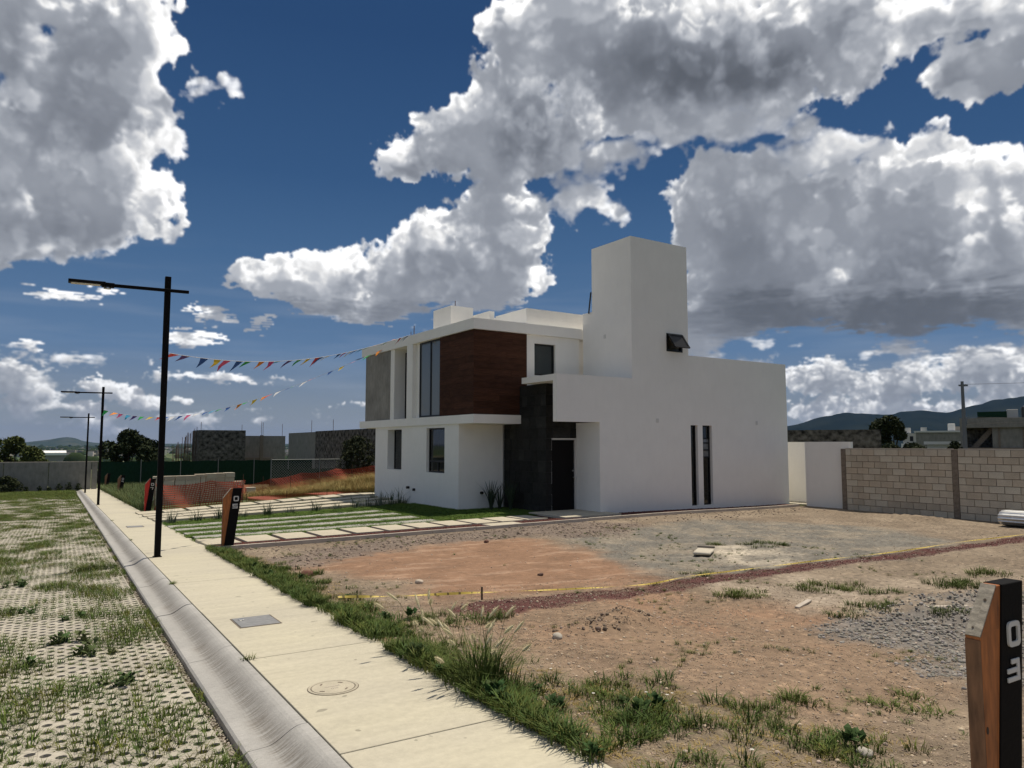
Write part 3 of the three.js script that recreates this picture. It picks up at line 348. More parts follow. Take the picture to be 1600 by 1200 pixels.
{
  const P = M.plaster, w = (g, n = 'wall') => obj(n, g, P, house);
  // ground floor
  w(panelX(0, 0.2, rect(-3.3, 0, -0.25, 2.65), [[-2.2, -0.92, 1.09, 2.55]]));
  w(panelX(0.03, 0.32, rect(-6.6, -3.302, -0.25, 2.65), [[-5.45, -4.22, 1.1, 2.55]]));
  w(box(0.203, 1.68, -0.25, 2.648, -0.2, -0.004)); w(box(0.353, 9, -0.25, 2.648, -6.598, -6.4)); w(box(3.4, 3.55, -0.2, 2.648, -6.39, -0.21), 'room_wall'); obj('room_floor', box(0.36, 3.39, -0.2, 0.02, -6.39, -0.21), M.slab, house);
  // floor slab and roof slab
  obj('floor_slab', box(-0.05, 1.668, 2.651, 2.92, -8.05, 0.985), P, house); obj('floor_slab', box(1.67, 9, 2.651, 2.92, -8.05, -0.21), P, house);
  obj('roof_slab', box(-0.05, 4.118, 5.512, 5.84, -7.93, 0.97), P, house); obj('roof_slab', box(4.12, 9.2, 5.512, 5.84, -7.93, 0.9), P, house);
  // upper floor: walls round the terrace recess, plain wall with a window towards the lot
  w(panelZ(0.85, 0.2, rect(1.955, 4.118, 2.93, 5.51), [[2.28, 3.12, 4.22, 5.25]]));
  w(box(-0.048, 0.55, 2.923, 5.509, -3.7, -3.23), 'pier'); w(box(0.1, 0.55, 2.923, 5.509, -3.228, -2.9)); w(box(0.02, 1.4, 2.923, 5.509, -5.25, -4.9)); w(box(0.56, 1.55, 2.923, 5.509, -4.898, -3.702));
  obj('concrete_panel', box(0, 0.2, 2.924, 5.508, -7.6, -5.254), M.concretePanel, house); w(box(0.203, 9, 2.924, 5.508, -7.6, -7.4));
  w(box(1.62, 9, 2.924, 5.508, -7.39, -5.3), 'room_wall'); w(box(2.2, 9.1, 2.924, 5.508, -5.29, 0.62), 'room_wall');
  const terraceDoor = obj('terrace_door', [box(0.45, 0.55, 2.93, 5.4, -4.895, -3.705)], M.door, house); obj('handle', [rbox(0.04, 0.1, 0.03, 0.008).translate(0.42, 4.1, -4.25)], M.steel, terraceDoor);
  // walls of the wing and the tower: one sheet facing the lot, and the masses behind it
  const wing = w(panelZ(3.4, 0.18, [[2.81, -0.25], [11.55, -0.35], [11.55, 4.88], [6.57, 4.88], [6.57, 8.44], [4.12, 8.44], [4.12, 4.02], [1.25, 4.02], [1.25, 2.66], [2.81, 2.66]], [[6.61, 6.93, 0.06, 2.63], [7.16, 7.6, 0.06, 2.63], [5.59, 6.3, 4.95, 5.53]]), 'wing_wall');
  w(box(2.81, 2.99, -0.25, 2.658, 2.2, 3.218), 'return_wall'); w([box(4.12, 4.3, 4.03, 8.439, 1.52, 3.218), box(4.12, 4.3, 4.03, 6.34, 1.04, 1.518), box(4.302, 6.57, 4.03, 8.439, 1.52, 1.7), box(6.39, 6.57, 4.03, 8.439, 1.702, 3.218), box(4.302, 6.388, 8.3, 8.438, 1.702, 3.218)], 'tower_wall');
  w([box(6.8, 11.55, -0.3, 4.879, -5.9, -5.7), box(11.37, 11.55, -0.3, 4.879, -5.698, 3.218), box(2.83, 11.36, 4.0, 4.2, -5.69, 0.6)], 'rear_wall'); w(box(6.6, 11.36, 4.5, 4.7, 0.62, 3.218), 'wing_roof');
  obj('room_floor', box(3.0, 11.36, -0.2, 0.03, -5.6, 3.21), M.slab, house); w(box(4.32, 6.38, 4.2, 4.4, 1.71, 3.21), 'stair_landing');
  // canopy over the entrance, roof parapets
  obj('canopy', box(1.25, 4.115, 3.835, 4.015, 1.64, 3.217), P, house);
  obj('parapet', [box(2.22, 5.2, 5.842, 6.44, 0.32, 0.5), box(2.22, 2.4, 5.842, 6.44, -1.4, 0.318), box(2.402, 5.2, 5.842, 6.44, -1.4, -1.22)], P, house);
  obj('parapet', [box(2.0, 2.2, 5.842, 6.62, -4.2, -1.45)], P, house); obj('roof_box', [box(1.0, 1.9, 5.842, 6.86, -3.72, -2.4)], P, house); obj('roof_box', [box(2.6, 4.2, 5.842, 7.0, -5.9, -4.4)], P, house);
  obj('reinforcing_bar', bar([0.1, 5.8, -3.45], [0.1, 6.2, -3.45], 0.015), M.rust, house); obj('reinforcing_bar', bar([0.1, 5.8, -3.7], [0.1, 6.02, -3.7], 0.012), M.rust, house); obj('reinforcing_bar', bar([1.2, 6.8, -2.45], [1.2, 7.05, -2.45], 0.014), M.rust, house); obj('pipe', bar([4.08, 6.3, 1.4], [4.1, 7.0, 1.5], 0.025), M.blackMetal, house);
  for (const [a, y, b, nx] of [[5.14, 2.75, 3.405, 0], [9.87, 2.75, 3.405, 0], [4.115, 5.45, 2.15, 1]]) obj('junction_box', rbox(nx ? 0.02 : 0.11, 0.13, nx ? 0.11 : 0.02, 0.006).translate(a, y, b), mat([0.66, 0.65, 0.62], 0.8), house);
  for (const [a, y, b, nx] of [[-0.03, 0.52, -3.55, 1], [-0.03, 0.47, -3.05, 1], [0.82, 0.5, 0.03, 0]]) obj('wall_spout', [new THREE.CylinderGeometry(0.045, 0.045, 0.1, 12).rotateZ(nx ? Math.PI / 2 : 0).rotateX(nx ? 0 : Math.PI / 2).translate(a, y, b)], M.blackMetal, house);

  // windows: a frame with its panes
  const winX = (a, b0, b1, y0, y1, mullB = [], mullY = [], gm = M.glass, f = 0.05, d = 0.06) => {
    const bars = [box(a, a + d, y0, y0 + f, b0, b1), box(a, a + d, y1 - f, y1, b0, b1), box(a, a + d, y0 + f, y1 - f, b0, b0 + f), box(a, a + d, y0 + f, y1 - f, b1 - f, b1)];
    for (const m of mullB) bars.push(box(a + 0.003, a + d - 0.003, m[1] + f * 0, m[2], m[0] - f * 0.6, m[0] + f * 0.6)); for (const y of mullY) bars.push(box(a + 0.001, a + d - 0.001, y - f * 0.6, y + f * 0.6, b0 + f, b1 - f));
    const win = obj('window', bars, M.frame, house), ys = [y0 + f, ...mullY, y1 - f];
    for (let k = 0; k < ys.length - 1; k++) { const cuts = [b0 + f, ...mullB.filter((m) => m[1] <= ys[k] + 0.05 && m[2] >= ys[k + 1] - 0.05).map((m) => m[0]), b1 - f]; for (let j = 0; j < cuts.length - 1; j++) obj('pane', box(a + d * 0.45, a + d * 0.55, ys[k], ys[k + 1], cuts[j], cuts[j + 1]), gm, win); }
    return win;
  };
  winX(0.1, -2.2, -0.92, 1.09, 2.55, [[-1.56, 1.14, 1.43]], [1.46]);
  winX(0.3, -5.45, -4.22, 1.1, 2.55, [], [], M.glass, 0.045, 0.04);
  winX(0.06, -2.9, -1.3, 2.93, 5.5, [[-2.08, 2.98, 5.45]], [], M.paleGlass, 0.055, 0.07);
  const winZ = (b, a0, a1, y0, y1, mullY = [], gm = M.glass, f = 0.045, d = 0.06) => {
    const bars = [box(a0, a1, y0, y0 + f, b - d, b), box(a0, a1, y1 - f, y1, b - d, b), box(a0, a0 + f, y0 + f, y1 - f, b - d, b), box(a1 - f, a1, y0 + f, y1 - f, b - d, b)]; for (const y of mullY) bars.push(box(a0 + f, a1 - f, y - 0.02, y + 0.02, b - d + 0.003, b - 0.003));
    const win = obj('window', bars, M.frame, house), ys = [y0 + f, ...mullY, y1 - f]; for (let k = 0; k < ys.length - 1; k++) obj('pane', box(a0 + f, a1 - f, ys[k], ys[k + 1], b - d * 0.55, b - d * 0.45), Array.isArray(gm) ? gm[k] : gm, win); return win;
  };
  winZ(0.76, 2.28, 3.12, 4.22, 5.25, [], M.glass, 0.05);
  winZ(3.3, 6.61, 6.93, 0.06, 2.63, [0.5]); const pg = M.paleGlass; winZ(3.3, 7.16, 7.6, 0.06, 2.63, [0.5, 1.6, 1.83, 2.06, 2.2], [M.glass, M.glass, pg, pg, pg, M.glass]);
  // awning window of the tower, its sash pushed open
  const tw = obj('tower_window', [box(5.59, 6.3, 4.95, 5.0, 3.3, 3.41), box(5.59, 6.3, 5.48, 5.53, 3.3, 3.41), box(5.59, 5.65, 5.0, 5.48, 3.3, 3.41), box(6.24, 6.3, 5.0, 5.48, 3.3, 3.41)], M.frame, house);
  const sash = obj('sash', [box(-0.33, 0.33, -0.055, 0, -0.02, 0.02), box(-0.33, 0.33, -0.55, -0.495, -0.02, 0.02), box(-0.33, -0.27, -0.495, -0.055, -0.02, 0.02), box(0.27, 0.33, -0.495, -0.055, -0.02, 0.02), box(-0.27, 0.27, -0.495, -0.055, -0.004, 0.004)], M.frame, tw); sash.position.set(5.945, 5.5, 3.44); sash.rotation.x = -0.62;

  // wood-look planks on the upper corner
  const backing = obj('cladding_board', [box(0.03, 0.06, 2.923, 5.508, -1.29, 0.87), box(0.0601, 1.95, 2.923, 5.508, 0.85, 0.87)], M.tileGap, house), r = rng(21);
  const rows = 13, ph = (5.505 - 2.925) / rows;
  for (let k = 0; k < rows; k++) { const y = 2.925 + (k + 0.5) * ph, c1 = lerp(-0.75, 0.45, ((k * 0.37) % 1)), c2 = lerp(0.5, 1.5, ((k * 0.61 + 0.2) % 1));
    for (const [b0, b1] of [[-1.295, c1], [c1, 0.9]]) { const g = uvm(new THREE.BoxGeometry(0.028, ph - 0.005, b1 - b0 - 0.005)); g.attributes.uv.array.forEach((v, i, a) => { a[i] = v + r() * 0; }); piece('plank', g, M.plank[Math.floor(r() * 4)], backing, 0.014 + r() * 0.002, y, (b0 + b1) / 2); }
    for (const [a0, a1] of [[0.0, c2], [c2, 1.953]]) piece('plank', uvm(new THREE.BoxGeometry(a1 - a0 - 0.005, ph - 0.005, 0.028)), M.plank[Math.floor(r() * 4)], backing, (a0 + a1) / 2, y, 0.886 + r() * 0.002); }

  // dark stone entrance wall of cut tiles
  const stone = obj('stone_wall', [box(1.7, 1.9, -0.25, 3.833, 0, 2.27), box(1.901, 2.8, 2.2, 3.833, 2.07, 2.27), box(2.9, 4.1, -0.25, 3.833, 2.07, 2.19)], M.tileGap, house), rh = 0.33;
  for (let k = 0; k < 12; k++) { const y0 = -0.13 + k * rh, y1 = Math.min(y0 + rh, 3.832); if (y1 - y0 < 0.05) continue; let b = 0; while (b < 2.27) { let b1 = b + [0.28, 0.42, 0.56, 0.34][Math.floor(r() * 4)]; if (b1 > 2.1) b1 = 2.3; const d = 0.024 + r() * 0.014; piece('stone_tile', uvm(new THREE.BoxGeometry(d, y1 - y0 - 0.007, b1 - b - 0.007)), M.tile[Math.floor(r() * 4)], stone, 1.7 - d / 2, (y0 + y1) / 2, (b + b1) / 2); b = b1; }
    let a = 1.672; while (a < 2.8) { let a1 = a + [0.24, 0.38, 0.3][Math.floor(r() * 3)]; if (a1 > 2.62) a1 = 2.806; const d = 0.024 + r() * 0.014; if (y1 > 2.2 || a1 < 1.9) { const yy = Math.max(y0, a1 < 1.9 ? y0 : 2.205); if (y1 - yy > 0.05) piece('stone_tile', uvm(new THREE.BoxGeometry(a1 - a - 0.007, y1 - yy - 0.007, d)), M.tile[Math.floor(r() * 4)], stone, (a + a1) / 2, (yy + y1) / 2, 2.271 + d / 2); } else if (a1 >= 1.9 && a < 1.875) { piece('stone_tile', uvm(new THREE.BoxGeometry(1.873 - a, y1 - y0 - 0.007, d)), M.tile[1], stone, (a + 1.873) / 2, (y0 + y1) / 2, 2.271 + d / 2); } a = a1; } }
  const door = obj('front_door', [rbox(0.85, 2.12, 0.045, 0.006).translate(2.328, 1.08, 2.225)], M.door, house);
  obj('door_frame', [box(1.88, 1.9, 0.0, 2.19, 2.16, 2.272), box(2.76, 2.8, 0, 2.2, 2.16, 2.3), box(1.9, 2.76, 2.15, 2.2, 2.16, 2.3), box(1.9, 2.76, -0.03, 0.01, 2.16, 2.3)], M.doorFrame, door);
  obj('handle', [bar([2.7, 1.02, 2.25], [2.7, 1.02, 2.31], 0.02, 10), new THREE.SphereGeometry(0.032, 12, 8).translate(2.7, 1.02, 2.325)], M.steel, door); obj('lock', [new THREE.CylinderGeometry(0.027, 0.027, 0.03, 14).rotateX(Math.PI / 2).translate(2.7, 1.22, 2.26)], M.steel, door);
  obj('side_light', [box(1.62, 1.66, 0, 2.64, 0.004, 0.03)], M.aluminium, house);
}
// ------------------------------------------------------------------ garden in front of the house: lawn, strips, path, edging
{
  const pos = [], uv = [], idx = [], A = 40, B = 44; for (let j = 0; j <= B; j++) for (let i = 0; i <= A; i++) { const a = lerp(-8.45, 12.2, i / A), b = lerp(-10.4, edgeB(a) - 0.04, j / B), p = loc(a, 0, b), x = Math.max(p[0], 2.548); pos.push(x, lotY(x, p[2]) - 0.02 - 0.02 * sstep(-2, -3, b), p[2]); uv.push(a, b); }
  for (let j = 0; j < B; j++) for (let i = 0; i < A; i++) { const a = j * (A + 1) + i, b = a + A + 1; idx.push(a, b, a + 1, a + 1, b, b + 1); }
  const g = new THREE.BufferGeometry(); g.setAttribute('position', new THREE.Float32BufferAttribute(pos, 3)); g.setAttribute('uv', new THREE.Float32BufferAttribute(uv, 2)); g.setIndex(idx); g.computeVertexNormals();
  const m = new THREE.Mesh(g, M.lawnSoil); m.name = 'lawn_soil'; scene.add(m); tag(m, 'dark lawn soil around the white house', 'soil', null, 'structure');
  const bed = (name, pts, label) => { const P = [], I = []; pts.forEach(([a, b0, b1]) => { for (const b of [b0, b1]) { const q = loc(a, yl(a, b) + 0.002, b); P.push(...q); } }); for (let k = 0; k < pts.length - 1; k++) I.push(k * 2, k * 2 + 1, k * 2 + 2, k * 2 + 1, k * 2 + 3, k * 2 + 2); const q = new THREE.BufferGeometry(); q.setAttribute('position', new THREE.Float32BufferAttribute(P, 3)); q.setIndex(I); q.computeVertexNormals(); tag(obj(name, uvm(q), M.redGravel), label, 'gravel', null, 'structure'); };
  const row = []; for (let a = -7.9; a <= 11.3; a += 0.6) row.push([a, a < 1.7 ? edgeB(a) - 1.72 : Math.min(3.38, edgeB(a) - 0.4), edgeB(a) - 0.04]); bed('gravel_bed', row, 'red volcanic gravel between the path slabs and the edging');
  const path = thing('garden_path', 'row of square cream paving slabs leading to the dark front door', 'path', O, TURN, null, 'structure'), r = rng(31), sl = uvm(new RoundedBoxGeometry(0.675, 0.06, 1.0, 2, 0.006));
  for (let k = 0; k < 11; k++) { const a = -7.72 + k * 0.8, b = edgeB(a) - 1.68 + 0.53; const m2 = piece('paving_slab', sl, M.slab, path, a, yl(a, b) + 0.012 + (r() - 0.5) * 0.006, b); m2.rotation.y = 0.036 + (r() - 0.5) * 0.02; }
  piece('paving_slab', uvm(new RoundedBoxGeometry(0.95, 0.05, 0.42, 2, 0.006)), M.slab, path, -1.1, yl(-1.1, 4.1) + 0.012, 4.22).rotation.y = 0.036;
  piece('porch_slab', uvm(new RoundedBoxGeometry(2.0, 0.12, 1.75, 2, 0.008)), M.slab, path, 2.05, 0.0, 3.16); 
  const edge = thing('path_edging', 'thin pale concrete edging between the path and the bare lot', 'edging', O, TURN, null, 'structure');
  for (let a = -8.05; a < 10.7; a += 1.2) { const am = a + 0.6, m2 = piece('edging_block', uvm(new RoundedBoxGeometry(1.194, 0.16, 0.07, 2, 0.006)), M.edging, edge, am, yl(am, edgeB(am)) - 0.035 + (r() - 0.5) * 0.008, edgeB(am)); m2.rotation.y = 0.036; m2.rotation.z = Math.atan2(yl(a + 1.2, 4.4) - yl(a, 4.4), 1.2); }
  // driveway strips: sunlit concrete ribs with grass between; the next driveway beyond the planting
  const drive = thing('driveway_strips', 'pale ribbed concrete driveway strips set in the green lawn', 'driveway', O, TURN, null, 'structure'), sg = uvm(new RoundedBoxGeometry(0.985, 0.08, 0.62, 2, 0.008));
  for (const b of [2.3, 1.12, -0.08, -1.3]) for (let a = -7.95; a < -2.2; a += 0.995) { const am = a + 0.5; const m2 = piece('concrete_strip', sg, M.strip, drive, am, yl(am, b) - 0.022 + (r() - 0.5) * 0.008, b); m2.rotation.z = Math.atan2(yl(a + 1, b) - yl(a, b), 1); }
  const drive2 = thing('neighbour_driveway', 'white concrete driveway strips beside the orange safety net', 'driveway', O, TURN, null, 'structure');
  for (const b of [-4.1, -5.3, -6.5]) for (let a = -7.95; a < -0.8; a += 0.995) { const am = a + 0.5; const m2 = piece('concrete_strip', sg, M.slab, drive2, am, yl(am, b) + 0.01 + (r() - 0.5) * 0.008, b); m2.rotation.z = Math.atan2(yl(a + 1, b) - yl(a, b), 1); }
  for (let k = 0; k < 12; k++) { const a = -7.6 + k * 0.8, m2 = piece('paving_slab', sl, M.slab, drive2, a, yl(a, -8.1) + 0.012, -8.1); m2.rotation.z = Math.atan2(yl(a + 0.5, -8.1) - yl(a - 0.5, -8.1), 1); }
}

// ------------------------------------------------------------------ street lamps: square pole, crossing arm, flat lantern
{
  const H = 5.08, spots = [[1.54, -14.55, 'tall black street lamp with cross arm holding the first string of bunting'], [1.45, -36.09, 'black cross armed street lamp where the lower string of bunting starts'], [1.42, -54.2, 'black cross armed street lamp by the end of the concrete boundary wall']];
  const l0 = thing('street_lamp', spots[0][2], 'street lamp', [spots[0][0], street(spots[0][1]), spots[0][1]], 0, 'street lamps along the sidewalk');
  obj('pole', [rbox(0.1, H, 0.1, 0.006).translate(0, H / 2 - 0.02, 0)], M.lampPaint, l0); obj('base_plate', [rbox(0.14, 0.012, 0.14, 0.003).translate(0, 0.006, 0)], M.lampPaint, l0);
  const arm = obj('arm', [rbox(1.36, 0.055, 0.05, 0.006).rotateZ(0.012).translate(-0.33, H - 0.29, 0.076)], M.lampPaint, l0);
  const head = obj('lantern', [rbox(0.56, 0.05, 0.2, 0.012, 2).rotateZ(0.012).translate(-1.28, H - 0.285, 0.076), rbox(0.2, 0.075, 0.13, 0.012, 2).translate(-0.96, H - 0.30, 0.076)], M.lampPaint, l0);
  obj('lens', [rbox(0.44, 0.012, 0.15, 0.004).rotateZ(0.012).translate(-1.3, H - 0.317, 0.076)], mat([0.5, 0.48, 0.42], 0.3), head);
  obj('photocell', [new THREE.CylinderGeometry(0.05, 0.06, 0.03, 14).translate(-0.97, H - 0.352, 0.076)], M.galvanised, head);
  spots.slice(1).forEach(([x, z, label]) => { const c = l0.clone(); c.name = numbered('street_lamp'); scene.add(c); c.position.set(x, street(z), z); c.userData = { ...l0.userData, label }; });
}
// ------------------------------------------------------------------ lot number posts: a wooden blade with a leaning black plate and applied digits
{
  const T = 0.055, hgt = 1.17, low = 0.98, wl = [0.0, 0.035], lean = 0.14, bw = 0.172;
  const blade = (pts, d, z) => uvm(new THREE.ExtrudeGeometry(poly(pts), { depth: d, bevelEnabled: true, bevelThickness: 0.003, bevelSize: 0.003, bevelSegments: 1 }).translate(0, 0, z));
  const digitGeo = (ch) => { // squared rounded numerals, 0.105 wide and 0.1 tall
    const t = 0.02, W = 0.098, Hh = 0.09, g = [], b = (x0, x1, y0, y1) => g.push(new RoundedBoxGeometry(x1 - x0, y1 - y0, 0.008, 2, 0.003).translate((x0 + x1) / 2, (y0 + y1) / 2, 0));
    if (ch === '0') { const R = 0.026, ring = (w, h, r) => { const s = new THREE.Shape(); s.moveTo(-w + r, -h); s.lineTo(w - r, -h); s.quadraticCurveTo(w, -h, w, -h + r); s.lineTo(w, h - r); s.quadraticCurveTo(w, h, w - r, h); s.lineTo(-w + r, h); s.quadraticCurveTo(-w, h, -w, h - r); s.lineTo(-w, -h + r); s.quadraticCurveTo(-w, -h, -w + r, -h); return s; }; const s = ring(W / 2, Hh / 2 + 0.006, R); s.holes.push(ring(W / 2 - t, Hh / 2 + 0.006 - t, 0.012)); return new THREE.ExtrudeGeometry(s, { depth: 0.008, bevelEnabled: false, curveSegments: 6 }).translate(0, 0, -0.004); }
    const L = -W / 2, Rr = W / 2, B = -Hh / 2, Tp = Hh / 2;
    if (ch === '3') { b(Rr - t, Rr, B, Tp); b(L + 0.035, Rr - t, Tp - t, Tp); b(L, Rr - t, -t / 2, t / 2); b(L, Rr - t, B, B + t); }
    if (ch === '5') { b(L, Rr, Tp - t, Tp); b(L, L + t, t / 2, Tp - t); b(L, Rr - t, -t / 2, t / 2); b(Rr - t, Rr, B + t, t / 2); b(L, Rr, B, B + t); }
    if (ch === '7') { b(L, Rr, Tp - t, Tp); b(Rr - t, Rr, 0, Tp - t); b(Rr - 2 * t, Rr - t, B, 0.005); }
    if (ch === '9') { b(L, Rr - t, Tp - t, Tp); b(L, L + t, 0, Tp - t); b(L + t, Rr - t, -0.001, t - 0.002); b(Rr - t, Rr, B, Tp); }
    return mergeGeometries(g.map((x) => x.index ? x.toNonIndexed() : x));
  };
  const post = (x, z, digits, woodF, woodS, label, sink = 0.02) => {
    const o = thing('number_post', label, 'number post', [x, lotY(x, z) - sink, z], 0, 'lot number posts along the sidewalk');
    // wood part: upright on the street side, sloping cut at the top; black part leans towards the house
    const f = (y) => wl[1] + lean * y / hgt;
    obj('wood_board', blade([[0, -0.3], [f(-0.3) - 0.004, -0.3], [f(hgt) - 0.004, hgt], [f(hgt) - 0.03, hgt], [0, low]], T, -T), woodF, o);
    obj('weathered_cap', [(() => { const dx = f(hgt) - 0.03, L = Math.hypot(dx, hgt - low); return rbox(L, 0.006, T + 0.004, 0.001).rotateZ(Math.atan2(hgt - low, dx)).translate(dx / 2 - 0.004, (low + hgt) / 2 + 0.004, -T / 2); })()], M.woodGrey, o).userData.label = 'grey weathered sloping top';
    obj('side_board', [rbox(0.006, low + 0.28, T + 0.004, 0.001).translate(-0.005, low / 2 - 0.15, -T / 2)], woodS, o);
    obj('black_plate', blade([[f(-0.3), -0.3], [f(-0.3) + bw, -0.3], [f(hgt) + bw, hgt + 0.002], [f(hgt), hgt + 0.002]], T + 0.012, -T - 0.006), M.signBlack, o);
    if (digits === '03') { for (const [u, v, s] of [[0.32, -0.02, 0.006], [0.86, -0.034, 0.0045]]) { const dx = f(hgt) - 0.03; obj('screw_hole', new THREE.CylinderGeometry(s, s, 0.004, 10).rotateZ(Math.atan2(hgt - low, dx)).translate(dx * (1 - u) - 0.006, lerp(hgt, low, u) + 0.007, v), M.bark, o); } obj('knot', new THREE.CylinderGeometry(0.009, 0.009, 0.003, 12).rotateX(Math.PI / 2).scale(0.8, 1.6, 1).translate(0.012, 0.62, 0.004), M.bark, o); }
    digits.split('').forEach((ch, k) => { const y = hgt - 0.2 - k * 0.145, g = digitGeo(ch); const m = obj('digit', g, M.digit, o); m.position.set(f(y) + bw / 2, y, 0.0145); });
  };
  post(3.17, -1.57, '03', M.woodOrange, M.woodBrown, 'number post reading 03, orange wood with black plate, beside the gravel heap', 0.1);
  post(2.74, -15.2, '05', M.woodOrange, M.woodBrown, 'number post reading 05, wood and black plate, where the garden path starts');
  post(2.66, -29.7, '07', M.woodRed, M.woodRed, 'number post reading 07 with bright red board, at the end of the orange net');
  post(2.72, -45.5, '09', M.woodBrown, M.woodBrown, 'number post reading 09, brown wood and black plate in tall weeds');
  post(2.74, -59.5, '', M.woodBrown, M.woodBrown, 'small dark number post standing by the green windbreak fence');
}
// ------------------------------------------------------------------ covers in the sidewalk
{
  const y = (z) => street(z) + 0.001, r = rng(4);
  const cover = (x, z, label) => { const o = thing('meter_cover', label, 'utility cover', [x, y(z), z], 0, 'grey utility covers in the sidewalk'); o.rotation.x = TILT; obj('frame', [box(-0.205, 0.205, -0.02, 0.005, -0.255, -0.245), box(-0.205, 0.205, -0.02, 0.005, 0.245, 0.255), box(-0.205, -0.195, -0.02, 0.005, -0.245, 0.245), box(0.195, 0.205, -0.02, 0.005, -0.245, 0.245)], M.mortar, o); const l = obj('lid', [rbox(0.38, 0.022, 0.48, 0.004).translate(0, -0.002, 0)], M.lid, o); obj('hinge', [rbox(0.05, 0.008, 0.06, 0.003).translate(-0.12, 0.012, -0.12)], M.steel, l); };
  cover(1.78, -7.92, 'grey metal utility cover in the sidewalk slab before the round manhole'); cover(1.78, -22.2, 'grey metal utility cover in the sidewalk beyond the first street lamp');
  const o = thing('manhole_cover', 'round cream concrete manhole cover set flush in the sidewalk', 'manhole', [1.74, y(-5.28), -5.28]); o.rotation.x = TILT;
  const ring = (r0, r1, h) => new THREE.LatheGeometry([[r0, 0], [r0, h], [r1, h], [r1, 0]].map((p) => new THREE.Vector2(...p)), 48);
  obj('rim', ring(0.158, 0.176, 0.004), M.slab, o); obj('groove', ring(0.176, 0.181, 0.0015), M.mortar, o); obj('groove', ring(0.151, 0.158, 0.0015), M.mortar, o); const lid = obj('lid', new THREE.CylinderGeometry(0.151, 0.151, 0.01, 48).translate(0, -0.001, 0), M.slab, o);
  for (const [a, b] of [[0.9, 0.11], [2.6, 0.115], [4.2, 0.115], [5.5, 0.11]]) obj('lifting_slot', rbox(0.036, 0.003, 0.012, 0.001).rotateY(a).translate(Math.cos(a) * b, 0.005, Math.sin(a) * b), M.mortar, lid);
  // moulded lettering too worn to read: short raised strokes
  for (let k = 0; k < 9; k++) obj('worn_lettering', rbox(0.009, 0.002, 0.012 + 0.004 * (k % 3), 0.0005).translate(-0.05 + k * 0.0125, 0.0045, -0.02), M.edging, lid); for (let k = 0; k < 4; k++) obj('worn_lettering', rbox(0.007, 0.002, 0.03, 0.0005).translate(-0.02 + k * 0.014, 0.0045, 0.03), M.edging, lid);
}
// ------------------------------------------------------------------ bunting
{
  const cols = [[0.02, 0.33, 0.07], [0.62, 0.05, 0.05], [0.75, 0.75, 0.75], [0.78, 0.55, 0.03], [0.09, 0.04, 0.22], [0.02, 0.09, 0.32], [0.75, 0.25, 0.02], [0.6, 0.08, 0.2], [0.03, 0.3, 0.5]].map((c) => mat(c, 0.7));
  const order = [5, 0, 2, 1, 4, 5, 3, 7, 5, 0, 6, 7, 8, 4, 0, 3, 1, 5, 2, 5, 7, 2, 5, 8, 0, 5, 6, 0, 3, 6, 1, 2];
  const make = (label, A, B, sag, n, seed) => {
    const o = thing('bunting', label, 'bunting'), r = rng(seed), a = new THREE.Vector3(...A), b = new THREE.Vector3(...B), at = (t) => a.clone().lerp(b, t).add(new THREE.Vector3(0, -4 * sag * t * (1 - t) * (1.35 - 0.7 * t), 0)), pts = []; for (let k = 0; k <= 40; k++) pts.push(at(k / 40));
    obj('cord', new THREE.TubeGeometry(new THREE.CatmullRomCurve3(pts), 80, 0.0045, 4), mat([0.55, 0.55, 0.55], 0.8), o);
    for (let k = 0; k < n; k++) { const t0 = (k + 0.1 + r() * 0.5) / n, w = 0.25 / a.distanceTo(b), p0 = at(t0), p1 = at(t0 + w), pm = p0.clone().lerp(p1, 0.5); const flap = 0.3 + r() * 0.9, wind = new THREE.Vector3(-0.7 - 0.4 * r(), -flap, -0.1 + (r() - 0.5) * 0.9).normalize().multiplyScalar(0.22 + r() * 0.13), tip = pm.clone().add(wind), up = new THREE.Vector3((r() - 0.5) * 0.07, 0, (r() - 0.5) * 0.07), m0 = p0.clone().lerp(tip, 0.5).add(up), m1 = p1.clone().lerp(tip, 0.5).add(up);
      const g = new THREE.BufferGeometry().setFromPoints([p0, m0, p1, p1, m0, m1, m0, tip, m1]); g.setAttribute('uv', new THREE.Float32BufferAttribute(new Float32Array(18), 2)); g.computeVertexNormals(); obj('pennant', g, cols[order[(k + seed) % order.length]], o); }
  };
  make('upper string of coloured pennants from the tall street lamp to the house roof', [1.52, 3.27, -14.55], loc(-0.06, 5.86, -3.4), 0.42, 30, 3);
  make('lower sagging string of coloured pennants from the second lamp to the roof', [1.46, 3.09, -36.09], loc(-0.06, 5.6, -5.9), 1.0, 34, 9);
}
